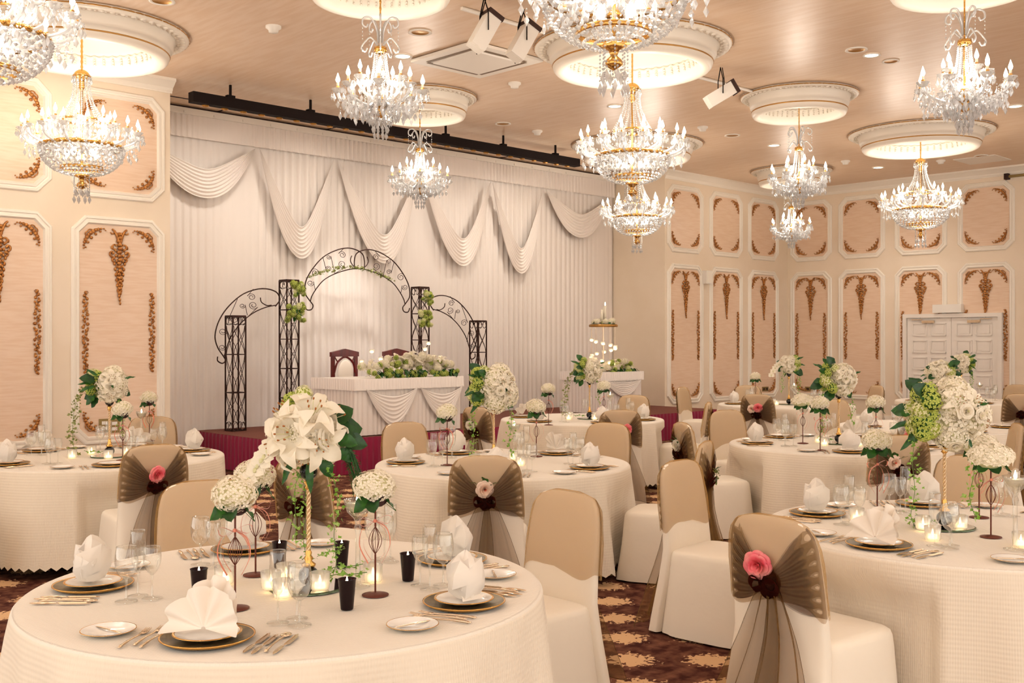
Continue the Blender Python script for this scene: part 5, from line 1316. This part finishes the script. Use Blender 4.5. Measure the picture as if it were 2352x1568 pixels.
# flower bunches tied to the arch, ivy along its inner curve
def bunch(u,v,n,s,label,seed,tw=0):
    r=random.Random(seed); p=onY(u,v,YI-.13); t=thing('flower_bunch',label,'flowers',p,0,'lime flower bunches tied to the arch')
    for k in range(n):
        ob('viburnum_ball' if k%4 else 'cream_viburnum_ball',VIB if k%4 else VIC,t,(r.uniform(-1,1)*s,r.uniform(-.5,.5)*s*.6,r.uniform(-1,1)*s*.95),sc=r.uniform(.9,1.25))
    for k in range(6): ob('leaf',LEAF if k%2 else LEAFN,t,(r.uniform(-1,1)*s*.7,-.02,r.uniform(-1,1)*s*.7),(r.random(),r.uniform(0,1),r.random()*6),.7)
bunch(686,664,24,.09,'lime flower bunch on the tall left tower, upper one',1); bunch(678,717,30,.12,'lime flower bunch with side sprig on the tall left tower, lower one',2)
bunch(982,684,22,.085,'lime flower bunch on the tall right tower, upper one',3); bunch(977,732,30,.105,'lime flower bunch on the tall right tower, lower one',4)
pts=[onY(u,v,YI-.02) for u,v in ((712,638),(730,627),(752,622),(780,616),(815,614),(848,621),(872,628),(900,644))]
o0=pts[4].copy(); single('ivy_garland',sm('ivy_garland',[ivyd,stemm],ivy([p-o0 for p in pts],55,.006,.035,.04),False),'ivy garland wound along the inside of the main arch','ivy',o0)
def palm_fn(b):
    r=random.Random(2)
    for k in range(13):
        a=k*2.4; L=.75+.3*r.random(); el=.5+.5*r.random()
        pts=[Vector((L*t*math.cos(a)*.8,L*t*math.sin(a)*.8,.75+L*(el*1.5*t-1.1*t*t))) for t in [i/10 for i in range(11)]]
        b.tube([(0,0,.3)]+pts,.005,4)
        for i in range(2,11):
            d=(pts[i]-pts[i-1]).normalized(); sd=d.cross(Vector((0,0,1))).normalized()
            for q in (0,.5):
                p=pts[i-1].lerp(pts[i],q); l=.20*math.sin(PI*(.15+.8*i/11))
                for sg in (-1,1):
                    e=p+sd*sg*l*.8+d*l*.6-Vector((0,0,.05)); w=d*.012
                    b.raw([p-w,p.lerp(e,.5)-w*.9,e,p.lerp(e,.5)+w,p+w],[(0,1,2,3,4)])
pt=thing('potted_palm','feathery green palm in a pot, fronds showing at the right picture edge','plant',W(8.15,15.1,0))
ob('fronds',sm('fronds',ivym,palm_fn,False),pt); ob('pot',sm('pot',rust,lambda b:b.lathe([(.0,0),(.14,0),(.19,.34),(.20,.36),(.175,.36),(.17,.32),(.0,.32)],20)),pt)
# ================================================================== light and camera
w=bpy.data.worlds.new('World'); SC.world=w; w.use_nodes=True; w.node_tree.nodes['Background'].inputs[0].default_value=(1,.92,.84,1); w.node_tree.nodes['Background'].inputs[1].default_value=WORLD
def spotl(loc,aim,e,ang,col=(1,.93,.84),r=.1):
    L=bpy.data.lights.new('stage_spot','SPOT'); L.energy=e; L.spot_size=ang; L.spot_blend=.8; L.color=col; L.shadow_soft_size=r
    o=bpy.data.objects.new('stage_spot',L); COL.objects.link(o); o.location=loc; o.rotation_euler=(Vector(aim)-Vector(loc)).to_track_quat('-Z','Y').to_euler()
spotl((8.9,11.25,4.27),(8.75,12.7,1.3),STAGE*1.9,.85,(1,.96,.92))
for x in (6.5,8.2,10.2,12.0): spotl((x,11.3,4.27),(x+.1,12.75,2.0),STAGE*.55,2.3)
cam=bpy.data.cameras.new('camera'); co=bpy.data.objects.new('camera',cam); COL.objects.link(co); SC.camera=co
co.location=(0,0,H); co.rotation_euler=(PI/2,0,math.atan2(FW.y,FW.x)-PI/2); cam.lens=36*F/2352; cam.sensor_width=36; cam.shift_y=-4/2352; cam.clip_end=100
SC.view_settings.view_transform='Standard'; SC.view_settings.look='None'; SC.view_settings.gamma=1; SC.view_settings.use_curve_mapping=False; SC.view_settings.exposure=EXPO
cy=SC.cycles; cy.use_denoising=True; cy.use_adaptive_sampling=True; cy.adaptive_threshold=.08; cy.adaptive_min_samples=12; cy.use_light_tree=False; cy.max_bounces=4; cy.diffuse_bounces=3; cy.glossy_bounces=2; cy.transmission_bounces=2; cy.transparent_max_bounces=12; cy.sample_clamp_indirect=4; cy.sample_clamp_direct=0; cy.caustics_reflective=False; cy.caustics_refractive=False; cy.blur_glossy=.5
seen={}
for lb,g,nm in LABELS:
    if lb in seen: print('DUPLABEL',lb,nm)
    seen[lb]=1
    if not 4<=len(lb.split())<=16: print('LEN',len(lb.split()),lb)
